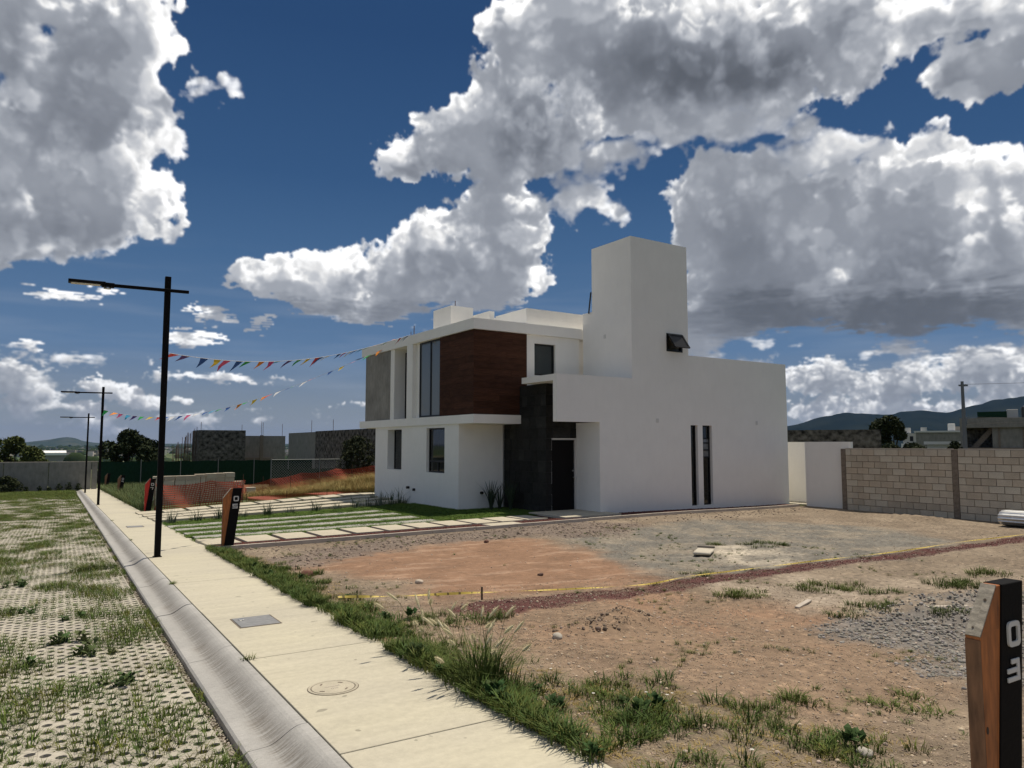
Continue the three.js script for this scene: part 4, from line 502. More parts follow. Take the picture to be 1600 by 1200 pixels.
// ------------------------------------------------------------------ block wall along the back of the lots
{
  const W = thing('block_wall', 'bare concrete block wall with tie columns behind the dirt lot', 'wall', [22.05, -0.55, -15.0]), r = rng(41), top = 2.0, len = 14;   // runs along +z
  obj('mortar_core', box(0.012, 0.14, -0.3, top - 0.012, 0.02, len), M.mortar, W);
  const tie = [0.0, 3.55, 7.1, 10.65]; for (const t of tie) obj('tie_column', [rbox(0.175, top + 0.3, 0.16, 0.006).translate(0.073, top / 2 - 0.15, t + 0.08)], M.mortar, W);
  const geos = {}, full = 0.398, rowH = 0.2; const bg = (l) => geos[l.toFixed(3)] ??= rbox(0.16, rowH - 0.014, l - 0.014, 0.006);
  for (let k = 0; k < 10; k++) for (let t = 0; t < tie.length; t++) { const z1 = (tie[t + 1] ?? len + 0.2); let z = tie[t] + 0.165, first = k % 2 ? 0.2 : full; while (z < z1 - 0.06) { let l = Math.min(first, z1 - 0.005 - z); if (z1 - 0.005 - z - l < 0.08) l = z1 - 0.005 - z; l = Math.max(0.06, l); const m = piece('block', bg(l), M.block[Math.floor(r() * 5)], W, 0.07 + (r() - 0.5) * 0.008, 0.1 + k * rowH - 0.01, z + l / 2); m.rotation.set((r() - 0.5) * 0.012, 0, 0); z += l; first = full; } }
  obj('capping', box(0.0, 0.15, top - 0.012, top + 0.02, 0.17, 3.54), M.edging, W); obj('capping', box(0.0, 0.15, top - 0.012, top + 0.02, 3.73, 7.08), M.edging, W);
  const G = thing('gate_wall', 'white plastered boundary wall between the house and the block wall', 'wall', loc(11.55, -0.1, 4.1), TURN); obj('wall', box(-0.02, 0.16, -0.2, 2.2, 0, 1.68), M.plaster, G);
  const G2 = thing('yard_wall', 'white yard wall seen in the gap beside the house', 'wall', loc(12.6, -0.1, 1.0), TURN); obj('wall', box(0, 0.15, -0.2, 2.2, -3, 3.4), M.plaster, G2); obj('floor_strip', box(-0.95, -0.01, -0.05, 0.03, -2.5, 3.0), M.slab, G2);
}
// ------------------------------------------------------------------ things lying on the lot
{
  // rolled corrugated sheets: a flattened roll with lengthwise ribs
  const R = thing('corrugated_roll', 'silver roll of corrugated metal sheet lying beside the block wall', 'metal sheets', [21.15, dirtY(20.9, -9.6) + 0.02, -9.75], 0.05), n = 96, len = 4.2, p = [], ix = [];
  for (let k = 0; k <= n; k++) { const t = k / n * Math.PI * 2, rr = 1 + 0.045 * Math.cos(t * 14); for (const [z, s] of [[0, 0.93], [0.12, 1], [len, 1.1]]) p.push(Math.cos(t) * 0.36 * rr * s, 0.2 + Math.sin(t) * 0.2 * rr * s, z); }
  for (let k = 0; k < n; k++) for (let j = 0; j < 2; j++) { const a = k * 3 + j, b = a + 3; ix.push(a, b, a + 1, b, b + 1, a + 1); }
  const g = new THREE.BufferGeometry(); g.setAttribute('position', new THREE.Float32BufferAttribute(p, 3)); g.setIndex(ix); g.computeVertexNormals(); obj('outer_sheet', uvm(g), M.galvanised, R);
  const g2 = g.clone().scale(0.86, 0.86, 0.99).translate(0, 0.03, 0.01); obj('inner_sheet', uvm(g2), M.galvanised, R);
  // cement sack
  const sk = thing('cement_sack', 'crumpled pale paper sack lying on the grey gravel', 'sack', [10.4, dirtY(10.4, -10) + 0.01, -10.0], 0.6), sg = new RoundedBoxGeometry(0.52, 0.1, 0.32, 8, 0.045), q = sg.attributes.position; for (let i = 0; i < q.count; i++) { const x = q.getX(i), y = q.getY(i), z = q.getZ(i); q.setY(i, y * (1 + 0.5 * perlin(x * 5, 1, z * 5)) + 0.02 * perlin(x * 12, 3, z * 12) + 0.04 + (x > 0 ? 0.02 : 0)); } sg.scale(1, 0.62, 1); sg.computeVertexNormals(); obj('paper_bag', uvm(sg), mat(white, 0.85, { map: colorTex(256, 0.6, (u, v) => { const k = 1 + 0.3 * pf(u, v, 5, 4); return [0.5 * k, 0.46 * k, 0.38 * k]; }) }), sk); obj('folded_end', rbox(0.05, 0.03, 0.33, 0.01).rotateZ(0.3).translate(0.26, 0.09, 0), mat([0.1, 0.09, 0.08], 0.9), sk);
  // sticks and stones that stand out
  const stick = (x, z, l, turn, label) => { const o = obj('wood_offcut', uvm(new RoundedBoxGeometry(l, 0.025, 0.06, 2, 0.006)), M.edging); tag(o, label, 'wood', 'wood offcuts on the dirt'); o.position.set(x, dirtY(x, z) + 0.02, z); o.rotation.set(0.05, turn, 0.03); };
  stick(8.15, -6.15, 0.45, 0.3, 'pale wood offcut lying by the whitish soil below the tape'); stick(9.17, -4.9, 0.5, -0.5, 'pale wood offcut lying on the grey gravel heap');
  const rockGeo = (seed) => { const g = new THREE.IcosahedronGeometry(1, 2), p = g.attributes.position; for (let i = 0; i < p.count; i++) { const v = new THREE.Vector3().fromBufferAttribute(p, i), k = 1 + 0.35 * perlin(v.x * 1.1 + seed, v.y * 1.1, v.z * 1.1) + 0.12 * perlin(v.x * 3, v.y * 3 + seed, v.z * 3); p.setXYZ(i, v.x * k, v.y * k * 0.7, v.z * k * 0.85); } const m = mergeVertices(g.deleteAttribute('normal').deleteAttribute('uv')); m.computeVertexNormals(); return uvm(m); };
  globalThis.rockGeo = rockGeo;
  const rock = (x, z, s, c, label, seed) => { const o = obj('stone', rockGeo(seed), mat(c, 0.95, { bumpMap: grit, bumpScale: 0.0006 })); tag(o, label, 'stone', 'loose stones on the dirt'); o.position.set(x, dirtY(x, z) + s * 0.3, z); o.scale.setScalar(s); o.rotation.y = seed; };
  rock(3.99, -2.63, 0.05, [0.42, 0.39, 0.34], 'pale grey stone among the weeds in front of post 03', 1); rock(4.32, -9.48, 0.06, [0.5, 0.43, 0.35], 'whitish stone on the orange soil near the tape end', 2); rock(3.19, -10.99, 0.09, [0.15, 0.07, 0.05], 'dark red stone at the edge of the orange soil', 3); rock(7.68, -13.5, 0.06, [0.14, 0.07, 0.05], 'small dark stone at the far rim of the orange soil', 4); rock(4.13, -5.88, 0.055, [0.4, 0.37, 0.32], 'light stone beside the small soil mounds', 5); rock(6.41, -9.57, 0.045, [0.13, 0.08, 0.06], 'dark lump lying in the middle of the orange soil', 6);
  // barrier tape laid along the lot line
  const tp = [[2.72, 0.12, -8.15], [3.4, 0.1, -8.1], [4.5, 0.08, -8.02], [5.9, 0.045, -8.0], [7.2, 0.03, -8.05], [8.2, 0.02, -8.22], [9.6, 0.015, -8.2], [11.2, 0.015, -8.16], [13.4, 0.015, -8.14], [16, 0.03, -8.2], [19, 0.03, -8.4], [21.6, 0.03, -8.6]].map(([x, h, z]) => new THREE.Vector3(x, dirtY(x, z) + h + 0.012, z)), cv = new THREE.CatmullRomCurve3(tp), P = [], I = []; for (let k = 0; k <= 160; k++) { const c = cv.getPoint(k / 160), tw = 0.7 * Math.sin(k * 0.33) + 0.5; P.push(c.x, c.y + 0.012 * Math.sin(tw) * (c.x < 5 ? 1.6 : 0.7), c.z - 0.011 * Math.cos(tw), c.x, c.y - 0.012 * Math.sin(tw), c.z + 0.011 * Math.cos(tw)); if (k) { const a = (k - 1) * 2; I.push(a, a + 1, a + 2, a + 1, a + 3, a + 2); } }
  const tg = new THREE.BufferGeometry(); tg.setAttribute('position', new THREE.Float32BufferAttribute(P, 3)); tg.setIndex(I); tg.computeVertexNormals(); tag(obj('barrier_tape', uvm(tg), mat(white, 0.6, { map: colorTex(256, 1.1, (u, v) => { const k = p2(u * 40, v * 3, 40) > 0.28 ? 0.25 : 1; return [0.6 * k, 0.46 * k, 0.09 * k]; }) })), 'yellow barrier tape stretched low across the dirt lot', 'tape');
  obj('tape_peg', bar([0, -0.1, 0], [0, 0.16, 0], 0.012), M.bark).position.set(4.5, dirtY(4.5, -8.02), -8.02); tag(scene.children.at(-1), 'short wooden peg holding up the yellow tape', 'peg');
}

// ------------------------------------------------------------------ boundary wall and fence at the end of the street
{
  const Y = street(-63), W = thing('end_wall', 'grey concrete panel wall closing the end of the street', 'wall', [0, Y, -63]), r = rng(51), tones = [0.85, 1, 1.1].map((k) => { const m = M.greyConcrete.clone(); m.color = rgb(k, k, k); return m; });
  let x = -32; while (x < 2.2) { const w = [2.7, 2.2, 1.5, 2.9][Math.floor(r() * 4)], x1 = Math.min(x + w, 2.4); piece('concrete_panel', rbox(x1 - x - 0.04, 2.25, 0.14, 0.01), tones[Math.floor(r() * 3)], W, (x + x1) / 2, 0.88 + (r() - 0.5) * 0.02, (r() - 0.5) * 0.05); x = x1; }
  obj('capping', box(-32, 2.42, 2.0, 2.06, -0.1, 0.1), M.edging, W);
  const F = thing('green_windbreak', 'dark green windbreak cloth fence behind the number posts', 'fence', [2.5, Y, -63.2]), p = [], ix = [], n = 60; for (let k = 0; k <= n; k++) for (const y of [-0.3, 0.7, 2.0]) p.push(k / n * 17, y + (y > 1.5 ? 0.03 * Math.sin(k) : 0), 0.06 * Math.sin(k * 1.1 + y)); for (let k = 0; k < n; k++) for (let j = 0; j < 2; j++) { const a = k * 3 + j; ix.push(a, a + 3, a + 1, a + 3, a + 4, a + 1); }
  const g = new THREE.BufferGeometry(); g.setAttribute('position', new THREE.Float32BufferAttribute(p, 3)); g.setIndex(ix); g.computeVertexNormals(); obj('cloth', uvm(g), M.greenCloth, F); for (let k = 0; k <= 6; k++) obj('post', bar([k * 2.8, -0.2, 0.1], [k * 2.8, 2.15, 0.1], 0.03), M.wire, F);
  // chain link further on, nearer to the house
  const C = thing('chain_link_fence', 'thin grey chain link fence above the dry grass bank', 'fence', [11.0, lotY(11, -44) - 0.1, -46]), wires = []; const L = 9, Hh = 1.9; for (let d = -Hh; d < L; d += 0.16) { const a0 = Math.max(0, -d), a1 = Math.min(Hh, L - d); if (a1 > a0) { wires.push(bar([d + a0, a0, 0], [d + a1, a1, 0], 0.008, 3), bar([d + a0, Hh - a0, 0.01], [d + a1, Hh - a1, 0.01], 0.008, 3)); } }
  const mesh = obj('wire_mesh', wires, M.wire, C); mesh.userData.kind = 'stuff'; for (let k = 0; k <= 3; k++) obj('post', bar([k * 3, -0.3, 0], [k * 3, 2.05, 0], 0.03), M.wire, C); obj('top_rail', bar([0, 1.95, 0], [9, 1.95, 0], 0.02), M.wire, C); obj('cloth', uvm(new THREE.PlaneGeometry(9, 1.2, 8, 1).translate(4.5, 0.75, -0.5)), M.greenCloth, C);
}
// ------------------------------------------------------------------ unfinished stone house beyond the fence
{
  const b = thing('stone_house_shell', 'unfinished dark stone house shell with bare walls behind the green fence', 'building', [0, -2.1, 0]);
  obj('stone_wall', box(11.0, 15.2, -0.5, 5.03, -78, -74), M.darkStone, b); obj('block_wall', box(15.25, 19.8, -0.5, 4.55, -77.4, -77.1), M.greyConcrete, b); obj('beam', box(15.25, 18.5, 2.0, 2.35, -76.9, -76.6), M.mortar, b); obj('block_wall', box(15.25, 18.5, -0.5, 1.9, -76.9, -76.7), M.greyConcrete, b);
  obj('concrete_column', box(17.1, 17.4, -0.5, 4.6, -76.5, -76.2), M.mortar, b); obj('stone_wall', box(18.45, 24, -0.5, 4.8, -62, -44), M.darkStone, b); obj('stone_wall', box(18.55, 24, -0.5, 4.75, -71, -62.05), M.greyConcrete, b); obj('window_opening', box(15.4, 15.8, 3.2, 4.1, -77.0, -76.95), M.plaster, b);
  for (const [x, z, h] of [[11.2, -74.3, 0.7], [14.9, -74.3, 0.5], [17.2, -76.3, 0.9], [17.35, -76.3, 0.8], [19.5, -77.2, 0.7], [18.7, -64, 0.7], [18.7, -58, 0.6], [18.6, -50, 0.6]]) obj('reinforcing_bar', bar([x, 4.4, z], [x, 5.1 + h, z], 0.02, 4), M.rust, b);
  const c = thing('rebar_columns', 'row of upright rusty reinforcing bars left of the stone house', 'steel bars', [0, -2.1, 0]), r = rng(61); for (let k = 0; k < 26; k++) { const t = k / 25; obj('bar', bar([9.0 + t * 1.9 + r() * 0.1, -0.3, -77 + r() * 2], [9.0 + t * 1.9 + r() * 0.12, 3.2 + t * 1.7 + r() * 0.5, -77 + r() * 2], 0.022, 4), M.rust, c); }
  obj('footing', box(9.0, 10.9, -0.4, 1.9, -76, -75.6), M.greyConcrete, c);
}
// ------------------------------------------------------------------ stacked blocks and orange nets on the neighbouring lot
{
  const gy = lotY(4.5, -32.5) - 0.02, B = thing('block_stack', 'long stack of pale grey concrete blocks behind the orange net', 'block stack', [3.2, gy, -32.7], 0.14), r = rng(71), g = rbox(0.39, 0.19, 0.14, 0.008);
  const tops = [7, 7, 7, 7, 7.4, 7.6, 7.8, 7.8, 8]; for (let i = 0; i < 9; i++) for (let k = 0; k < 6; k++) for (let d = 0; d < 2; d++) { if (i === 8 && k > 3) continue; if (d === 1 && k < 4 && i < 7) continue; const m = piece('block', g, M.block[Math.floor(r() * 5)], B, 0.2 + i * 0.402 + (r() - 0.5) * 0.03 + (k % 2) * 0.02, 0.1 + k * 0.193 + (i > 3 ? 0.012 * i : 0), -d * 0.16 + (r() - 0.5) * 0.03); m.rotation.y = (r() - 0.5) * 0.06; }
  for (let k = 0; k < 3; k++) for (let d = 0; d < 2; d++) piece('block', g, M.block[(k + d) % 5], B, 3.95 + (k % 2) * 0.03, 0.1 + k * 0.193, -d * 0.16); 
  const net = (label, pts, h0, h1, seed) => { // a sagging sheet of crossing orange strips on thin rods
    const o = thing('safety_net', label, 'safety net'), rr = rng(seed), cv = new THREE.CatmullRomCurve3(pts.map((p) => new THREE.Vector3(...p))), L = cv.getLength(), P = (s, t) => { const c = cv.getPointAt(clamp(s / L)), h = lerp(h0, h1, s / L) * (1 - 0.12 * Math.abs(Math.sin(s * 1.6))); return [c.x + 0.08 * Math.sin(s * 3.1 + t * 3), c.y + t * h, c.z + 0.1 * Math.sin(s * 2.3 + t * 2.5)]; };
    const v = [], quad = (a, b, c, d) => v.push(...a, ...b, ...c, ...a, ...c, ...d), up = 12, sp = 0.085; for (let s = 0; s < L - sp; s += sp) for (let k = 0; k < up; k++) { const t0 = k / up, t1 = (k + 1) / up; quad(P(s, t0), P(s + 0.024, t0), P(s + 0.024, t1), P(s, t1)); quad(P(s + 0.024, t0), P(s + sp, t0), P(s + sp, t0 + 0.035), P(s + 0.024, t0 + 0.035)); }
    const g2 = new THREE.BufferGeometry(); g2.setAttribute('position', new THREE.Float32BufferAttribute(v, 3)); g2.computeVertexNormals(); obj('netting', uvm(g2), M.netOrange, o); for (let s = 0; s <= L; s += 1.7) { const a = P(s, 0), h = lerp(h0, h1, s / L); obj('rod', bar([a[0], a[1] - 0.1, a[2]], [a[0], a[1] + h + 0.12, a[2]], 0.012, 5), M.rust, o); }
  };
  const Y = (x, z) => lotY(x, z);
  net('orange plastic safety net beside the red post 07 and the block stack', [[2.95, Y(2.9, -29.4), -29.4], [4.4, Y(4.4, -29.7), -29.7], [6.3, Y(6.3, -30.3), -30.3]], 0.98, 0.95, 81);
  net('collapsed orange safety net lying low along the white path slabs', [[6.3, Y(6.3, -30.2) - 0.02, -30.2], [8.5, Y(8.5, -30.4) - 0.02, -30.4], [11.2, Y(11.2, -30.8) - 0.02, -30.8]], 0.2, 0.12, 83);
  net('orange safety net rising over the dry grass bank towards the house', [[6.5, Y(6.5, -33), -33], [9.5, Y(9.5, -35) + 0.35, -35], [13, Y(13, -36) + 0.5, -36], [17.5, Y(17, -36) + 0.5, -36]], 0.65, 1.2, 85);
}
// ------------------------------------------------------------------ behind the block wall
{
  const b1 = thing('dark_yard_wall', 'long dark grey block wall behind the white gate wall', 'wall', [0, -1.0, 0]); obj('wall', box(-8, 4.75, 0, 3.4, -0.1, 0.1), M.darkStone, b1); b1.position.set(35.6, -1.0, -27.5); b1.rotation.y = -0.965;
  const wb = thing('white_house_far', 'small white house with dark windows and roof tanks far behind the block wall', 'building', [122, -1.5, -69], -1.05); obj('wall', box(-2.2, 2.2, 0, 3.2, -2, 2), mat([0.75, 0.74, 0.7], 0.9), wb); obj('wall', box(-1.9, 1.6, 3.2, 4.9, -2, 1.6), mat([0.5, 0.48, 0.43], 0.9), wb); obj('window', box(-1.4, -0.6, 0.6, 1.3, 2.0, 2.03), M.frame, wb); obj('window', box(0.2, 1.0, 0.6, 1.3, 2.0, 2.03), M.frame, wb); obj('window', box(-0.9, -0.4, 3.6, 4.4, 1.6, 1.63), M.frame, wb); obj('roof_tank', new THREE.CylinderGeometry(0.5, 0.5, 0.9, 14).translate(-1.2, 5.4, 0), mat([0.6, 0.6, 0.58], 0.7), wb); obj('roof_tank', new THREE.CylinderGeometry(0.45, 0.5, 1.0, 14).translate(1.2, 5.4, 0), mat([0.6, 0.6, 0.58], 0.7), wb);
  const gb = thing('grey_block_house', 'low grey block house with a white roof tank far behind the wall', 'building', [97.3, -1.5, -51.3], -1.08); obj('wall', box(-3.2, 3.2, 0, 4.6, -2, 2), M.greyConcrete, gb); obj('roof', box(-3.4, 3.4, 4.6, 4.8, -2.2, 2.2), mat([0.6, 0.59, 0.56], 0.8), gb); obj('parapet', box(0.5, 3.2, 4.8, 5.4, -2, -1.8), M.greyConcrete, gb); obj('roof_tank', rbox(0.8, 0.9, 0.8, 0.08).translate(0.8, 5.25, 1), mat([0.75, 0.75, 0.73], 0.7), gb);
  const lw = thing('white_shed', 'low white shed with pale flat roof behind the block wall', 'building', [70.7, -1.2, -37.5], -1.08); obj('wall', box(-1.25, 1.25, 0, 2.75, -1.5, 1.5), mat([0.62, 0.63, 0.63], 0.9), lw); obj('roof', box(-1.5, 1.5, 2.78, 3.05, -1.8, 1.8), mat([0.7, 0.7, 0.68], 0.8), lw); obj('window', box(-0.1, 0.3, 1.4, 2.3, 1.5, 1.53), M.frame, lw);
  const ub = thing('unfinished_house', 'unfinished two storey grey block house with open bay and rooftop clutter', 'building', [68.4, -1.2, -31.4], -1.12); const G = M.greyConcrete;
  obj('wall', box(-0.6, 9, 0, 5.0, -1.5, 1.5), G, ub); obj('upper_slab', box(-2.9, 9, 4.2, 5.0, -1.7, 1.8), G, ub); obj('floor_slab', box(-2.9, 9, 2.3, 2.5, -1.7, 1.7), M.mortar, ub); obj('column', box(-2.9, -2.6, 0, 4.2, 1.4, 1.7), G, ub); obj('wall', box(-2.9, -2.7, 0, 4.2, -1.5, -1.3), G, ub); obj('rear_wall', box(-2.7, -0.6, 0, 4.2, -1.5, -1.4), M.darkStone, ub); obj('stair', box(-0.2, 0.2, 0, 2.6, -0.15, 0.15).rotateZ(-0.7).translate(-2.0, 2.4, 0.9), M.mortar, ub); obj('dark_screen', box(-1.6, 0.5, 5.02, 5.55, 1.2, 1.3), M.greenCloth, ub);
  for (const [x, w, h, c] of [[0.9, 0.8, 0.7, 0.45], [2.3, 1.2, 1.0, 0.4], [3.2, 0.5, 0.5, 0.05], [1.7, 0.3, 0.9, 0.05], [4.4, 0.4, 0.8, 0.6]]) obj('rooftop_box', rbox(w, h, 0.8, 0.03).translate(x, 5.02 + h / 2, 0.4), mat([c, c, c * 0.97], 0.8), ub); obj('doorway', box(1.6, 2.2, 0.3, 2.2, 1.5, 1.53), M.frame, ub); obj('doorway', box(3.0, 5.0, 0.8, 1.9, 1.5, 1.53), M.frame, ub); for (let k = 0; k < 4; k++) obj('pilaster', box(-0.2 + k * 1.7, -0.05 + k * 1.7, 2.52, 4.18, 1.5, 1.56), M.mortar, ub);
  const up = thing('utility_pole', 'tall utility pole with short crossarm and wires behind the block wall', 'utility pole', [62.6, -1.2, -31.4]); obj('pole', new THREE.CylinderGeometry(0.11, 0.19, 7.95, 10).translate(0, 3.95, 0), mat([0.16, 0.17, 0.18], 0.9), up); obj('crossarm', box(0, 0.7, 7.55, 7.68, -0.3, 0.1), mat([0.16, 0.17, 0.18], 0.8), up); obj('insulator_rack', box(0.1, 0.3, 4.4, 5.0, -0.08, 0.08), M.steel, up);
  for (const [y0, y1] of [[7.7, 7.6], [5.0, 4.6], [4.5, 4.8]]) { const pts = []; for (let k = 0; k <= 10; k++) { const t = k / 10; pts.push(new THREE.Vector3(lerp(0.4, 6, t), lerp(y0, y1, t) - 0.8 * t * (1 - t), lerp(0, 26, t))); } obj('wire', new THREE.TubeGeometry(new THREE.CatmullRomCurve3(pts), 20, 0.012, 4), M.blackMetal, up); }
  const wh = thing('far_warehouse', 'long low warehouse with bright white roof out on the plain', 'building', [-8.6, -20.5, -905], 0.03); obj('wall', box(-13, 13, 0, 11.5, -4, 4), mat([0.3, 0.28, 0.25], 0.9), wh); obj('roof', [new THREE.BoxGeometry(27, 2.6, 14).rotateX(0.16).translate(0, 13, 0)].map(uvm), mat([0.85, 0.85, 0.85], 0.7), wh);
}
// ------------------------------------------------------------------ hills round the plain, with real depth, and the distant town
{
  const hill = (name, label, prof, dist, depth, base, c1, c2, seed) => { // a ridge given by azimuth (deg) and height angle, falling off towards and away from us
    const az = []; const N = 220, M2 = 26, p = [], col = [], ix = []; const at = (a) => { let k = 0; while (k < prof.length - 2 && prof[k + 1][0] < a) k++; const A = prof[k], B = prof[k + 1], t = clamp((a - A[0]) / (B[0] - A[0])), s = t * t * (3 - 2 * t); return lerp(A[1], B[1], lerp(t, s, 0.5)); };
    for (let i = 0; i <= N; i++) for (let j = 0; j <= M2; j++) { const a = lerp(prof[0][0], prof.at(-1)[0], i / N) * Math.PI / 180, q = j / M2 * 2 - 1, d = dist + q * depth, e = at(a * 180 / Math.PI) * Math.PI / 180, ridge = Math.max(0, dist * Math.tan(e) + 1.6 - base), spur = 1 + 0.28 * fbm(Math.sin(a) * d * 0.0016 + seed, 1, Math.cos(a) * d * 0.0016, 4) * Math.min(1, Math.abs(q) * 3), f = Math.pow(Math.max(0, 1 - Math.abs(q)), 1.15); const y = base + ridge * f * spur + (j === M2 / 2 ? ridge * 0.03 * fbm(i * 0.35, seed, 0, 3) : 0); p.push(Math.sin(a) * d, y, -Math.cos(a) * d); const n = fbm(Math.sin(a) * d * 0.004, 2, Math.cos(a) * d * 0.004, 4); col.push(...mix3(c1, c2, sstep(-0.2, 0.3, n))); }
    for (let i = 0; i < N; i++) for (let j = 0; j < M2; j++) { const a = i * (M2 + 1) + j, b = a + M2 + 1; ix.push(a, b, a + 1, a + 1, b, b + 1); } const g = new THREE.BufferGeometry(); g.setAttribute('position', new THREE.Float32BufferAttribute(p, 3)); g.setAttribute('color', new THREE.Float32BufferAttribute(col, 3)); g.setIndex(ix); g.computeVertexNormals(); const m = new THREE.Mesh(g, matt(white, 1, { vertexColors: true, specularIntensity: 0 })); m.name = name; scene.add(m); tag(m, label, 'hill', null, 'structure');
  };
  hill('mountain_ridge', 'wooded mountain ridge beyond the block wall, cloud shadow mixed into its colour', [[44, 0.2], [48, 0.6], [50.9, 1.04], [52.5, 1.36], [54.9, 2.02], [56.1, 2.23], [59, 2.05], [59.8, 2.25], [60.9, 2.31], [62.4, 2.11], [63.9, 2.54], [65.3, 2.92], [66.7, 3.04], [69, 3.3], [74, 2.6], [80, 1.5], [86, 0.2]], 5200, 1700, -25, [0.011, 0.017, 0.013], [0.018, 0.024, 0.017], 3);  // both tones darker than real forest: shade of clouds is put into the colour
  hill('low_hill', 'single low hill far out on the plain', [[-12, 0.0], [-8, 0.05], [-5, 0.02], [-3.4, 0.04], [-2, 0.13], [-0.8, 0.28], [-0.1, 0.43], [0.3, 0.47], [0.7, 0.43], [1.3, 0.2], [2, 0.09], [3.6, 0.02], [8, 0.04], [16, 0.02], [25, 0.0]], 11500, 2500, -60, [0.04, 0.055, 0.03], [0.07, 0.08, 0.05], 8);
  const r = rng(91), n = 900, t = new THREE.InstancedMesh(new THREE.BoxGeometry(1, 1, 1).translate(0, 0.5, 0), mat([0.6, 0.58, 0.54], 0.9), n), o = new THREE.Object3D(); for (let k = 0; k < n; k++) { const az = lerp(-6, 40, r()) * Math.PI / 180, d = 1500 + Math.pow(r(), 1.3) * 4200, s = 7 + r() * 9; o.position.set(Math.sin(az) * d, -24, -Math.cos(az) * d); o.scale.set(s * (1 + r()), 6 + r() * 7, s); o.rotation.y = r() * 3; o.updateMatrix(); t.setMatrixAt(k, o.matrix); const c = 0.25 + r() * 0.9; t.setColorAt(k, rgb(c, c * (0.9 + r() * 0.1), c * (0.8 + r() * 0.2))); } t.name = 'distant_town'; scene.add(t); tag(t, 'far town of small pale houses spread over the plain', 'town', null, 'stuff');
  const n2 = 2600, w = new THREE.InstancedMesh(new THREE.IcosahedronGeometry(1, 1), matt([0.028, 0.045, 0.02], 1), n2); for (let k = 0; k < n2; k++) { const az = lerp(-8, 42, r()) * Math.PI / 180, d = 500 + Math.pow(r(), 1.2) * 5500, s = 2 + r() * 3 + d * 0.0012; o.position.set(Math.sin(az) * d, lerp(-13, -23, sstep(450, 800, d)), -Math.cos(az) * d); o.scale.set(s * (1 + r() * 1.5), s * (0.7 + r() * 0.5), s * (1 + r())); o.rotation.set(r(), r() * 3, r()); o.updateMatrix(); w.setMatrixAt(k, o.matrix); } w.name = 'distant_trees'; scene.add(w); tag(w, 'scattered dark trees and hedges out on the plain', 'trees', null, 'stuff');
}

// ------------------------------------------------------------------ vegetation
const leafMat = (c) => matt(c, 0.75);
const blades = (n, len, spread, width, seed, lean = 0.6) => { // a tuft: n bent tapering blades of grass
  const r = rng(seed), v = []; for (let k = 0; k < n; k++) { const t = r() * 6.2832, d = Math.sqrt(r()) * spread, x = Math.cos(t) * d, z = Math.sin(t) * d, L = len * (0.55 + r() * 0.6), t2 = t + (r() - 0.5) * 2, ln = lean * (0.25 + r()), w = width * (0.7 + r() * 0.6), px = -Math.sin(t2 + (r() - 0.5)) * w, pz = Math.cos(t2 + (r() - 0.5)) * w; const P = (s) => [x + Math.cos(t2) * ln * L * s * s, L * s * (1 - 0.35 * ln * s), z + Math.sin(t2) * ln * L * s * s]; const a = P(0), b = P(0.5), c = P(1); v.push(a[0] - px, a[1], a[2] - pz, a[0] + px, a[1], a[2] + pz, b[0] + px * 0.8, b[1], b[2] + pz * 0.8, a[0] - px, a[1], a[2] - pz, b[0] + px * 0.8, b[1], b[2] + pz * 0.8, b[0] - px * 0.8, b[1], b[2] - pz * 0.8, b[0] - px * 0.8, b[1], b[2] - pz * 0.8, b[0] + px * 0.8, b[1], b[2] + pz * 0.8, c[0], c[1], c[2]); }
  const g = new THREE.BufferGeometry(); g.setAttribute('position', new THREE.Float32BufferAttribute(v, 3)); g.setAttribute('uv', new THREE.Float32BufferAttribute(new Float32Array(v.length / 3 * 2), 2)); g.computeVertexNormals(); return g;
};
const rosette = (n, len, seed) => { // broad leaved weed
  const r = rng(seed), v = []; for (let k = 0; k < n; k++) { const t = r() * 6.2832, el = 0.3 + r() * 1.0, L = len * (0.5 + r() * 0.6), h = r() * len * 0.9, w = L * 0.26, dx = Math.cos(t) * Math.cos(el), dz = Math.sin(t) * Math.cos(el), dy = Math.sin(el), sx = -Math.sin(t) * w, sz = Math.cos(t) * w, x = (r() - 0.5) * len * 0.8, z = (r() - 0.5) * len * 0.8; const m = [x + dx * L * 0.5, h + dy * L * 0.5, z + dz * L * 0.5], e = [x + dx * L, h + dy * L * 0.75, z + dz * L]; v.push(x, h, z, m[0] + sx, m[1], m[2] + sz, m[0] - sx, m[1], m[2] - sz, m[0] + sx, m[1], m[2] + sz, ...e, m[0] - sx, m[1], m[2] - sz); }
  const g = new THREE.BufferGeometry(); g.setAttribute('position', new THREE.Float32BufferAttribute(v, 3)); g.setAttribute('uv', new THREE.Float32BufferAttribute(new Float32Array(v.length / 3 * 2), 2)); g.computeVertexNormals(); return g;
};
function scatter(name, label, category, geo, material, list) { // list: [x, y, z, scale, turn, tint, (height)]
  const im = new THREE.InstancedMesh(geo, material, list.length), o = new THREE.Object3D(); list.forEach(([x, y, z, s, t, c, h], i) => { o.position.set(x, y, z); o.rotation.set(0, t, 0); o.scale.set(s, s * (h ?? 1), s); o.updateMatrix(); im.setMatrixAt(i, o.matrix); im.setColorAt(i, c); }); im.name = numbered(name); scene.add(im); return tag(im, label, category, null, 'stuff');
}
const green = (r) => { const k = 0.75 + r() * 0.55, y = r(); return rgb(k * (0.8 + 0.45 * y * y), k, k * (0.75 + 0.4 * r())); };
const tuftA = blades(20, 0.1, 0.034, 0.0035, 1, 0.9), tuftB = blades(26, 0.09, 0.07, 0.0035, 2, 1.0), tuftC = blades(30, 0.12, 0.08, 0.004, 3, 0.9), lawnTuft = blades(26, 0.055, 0.09, 0.0045, 4, 0.8);
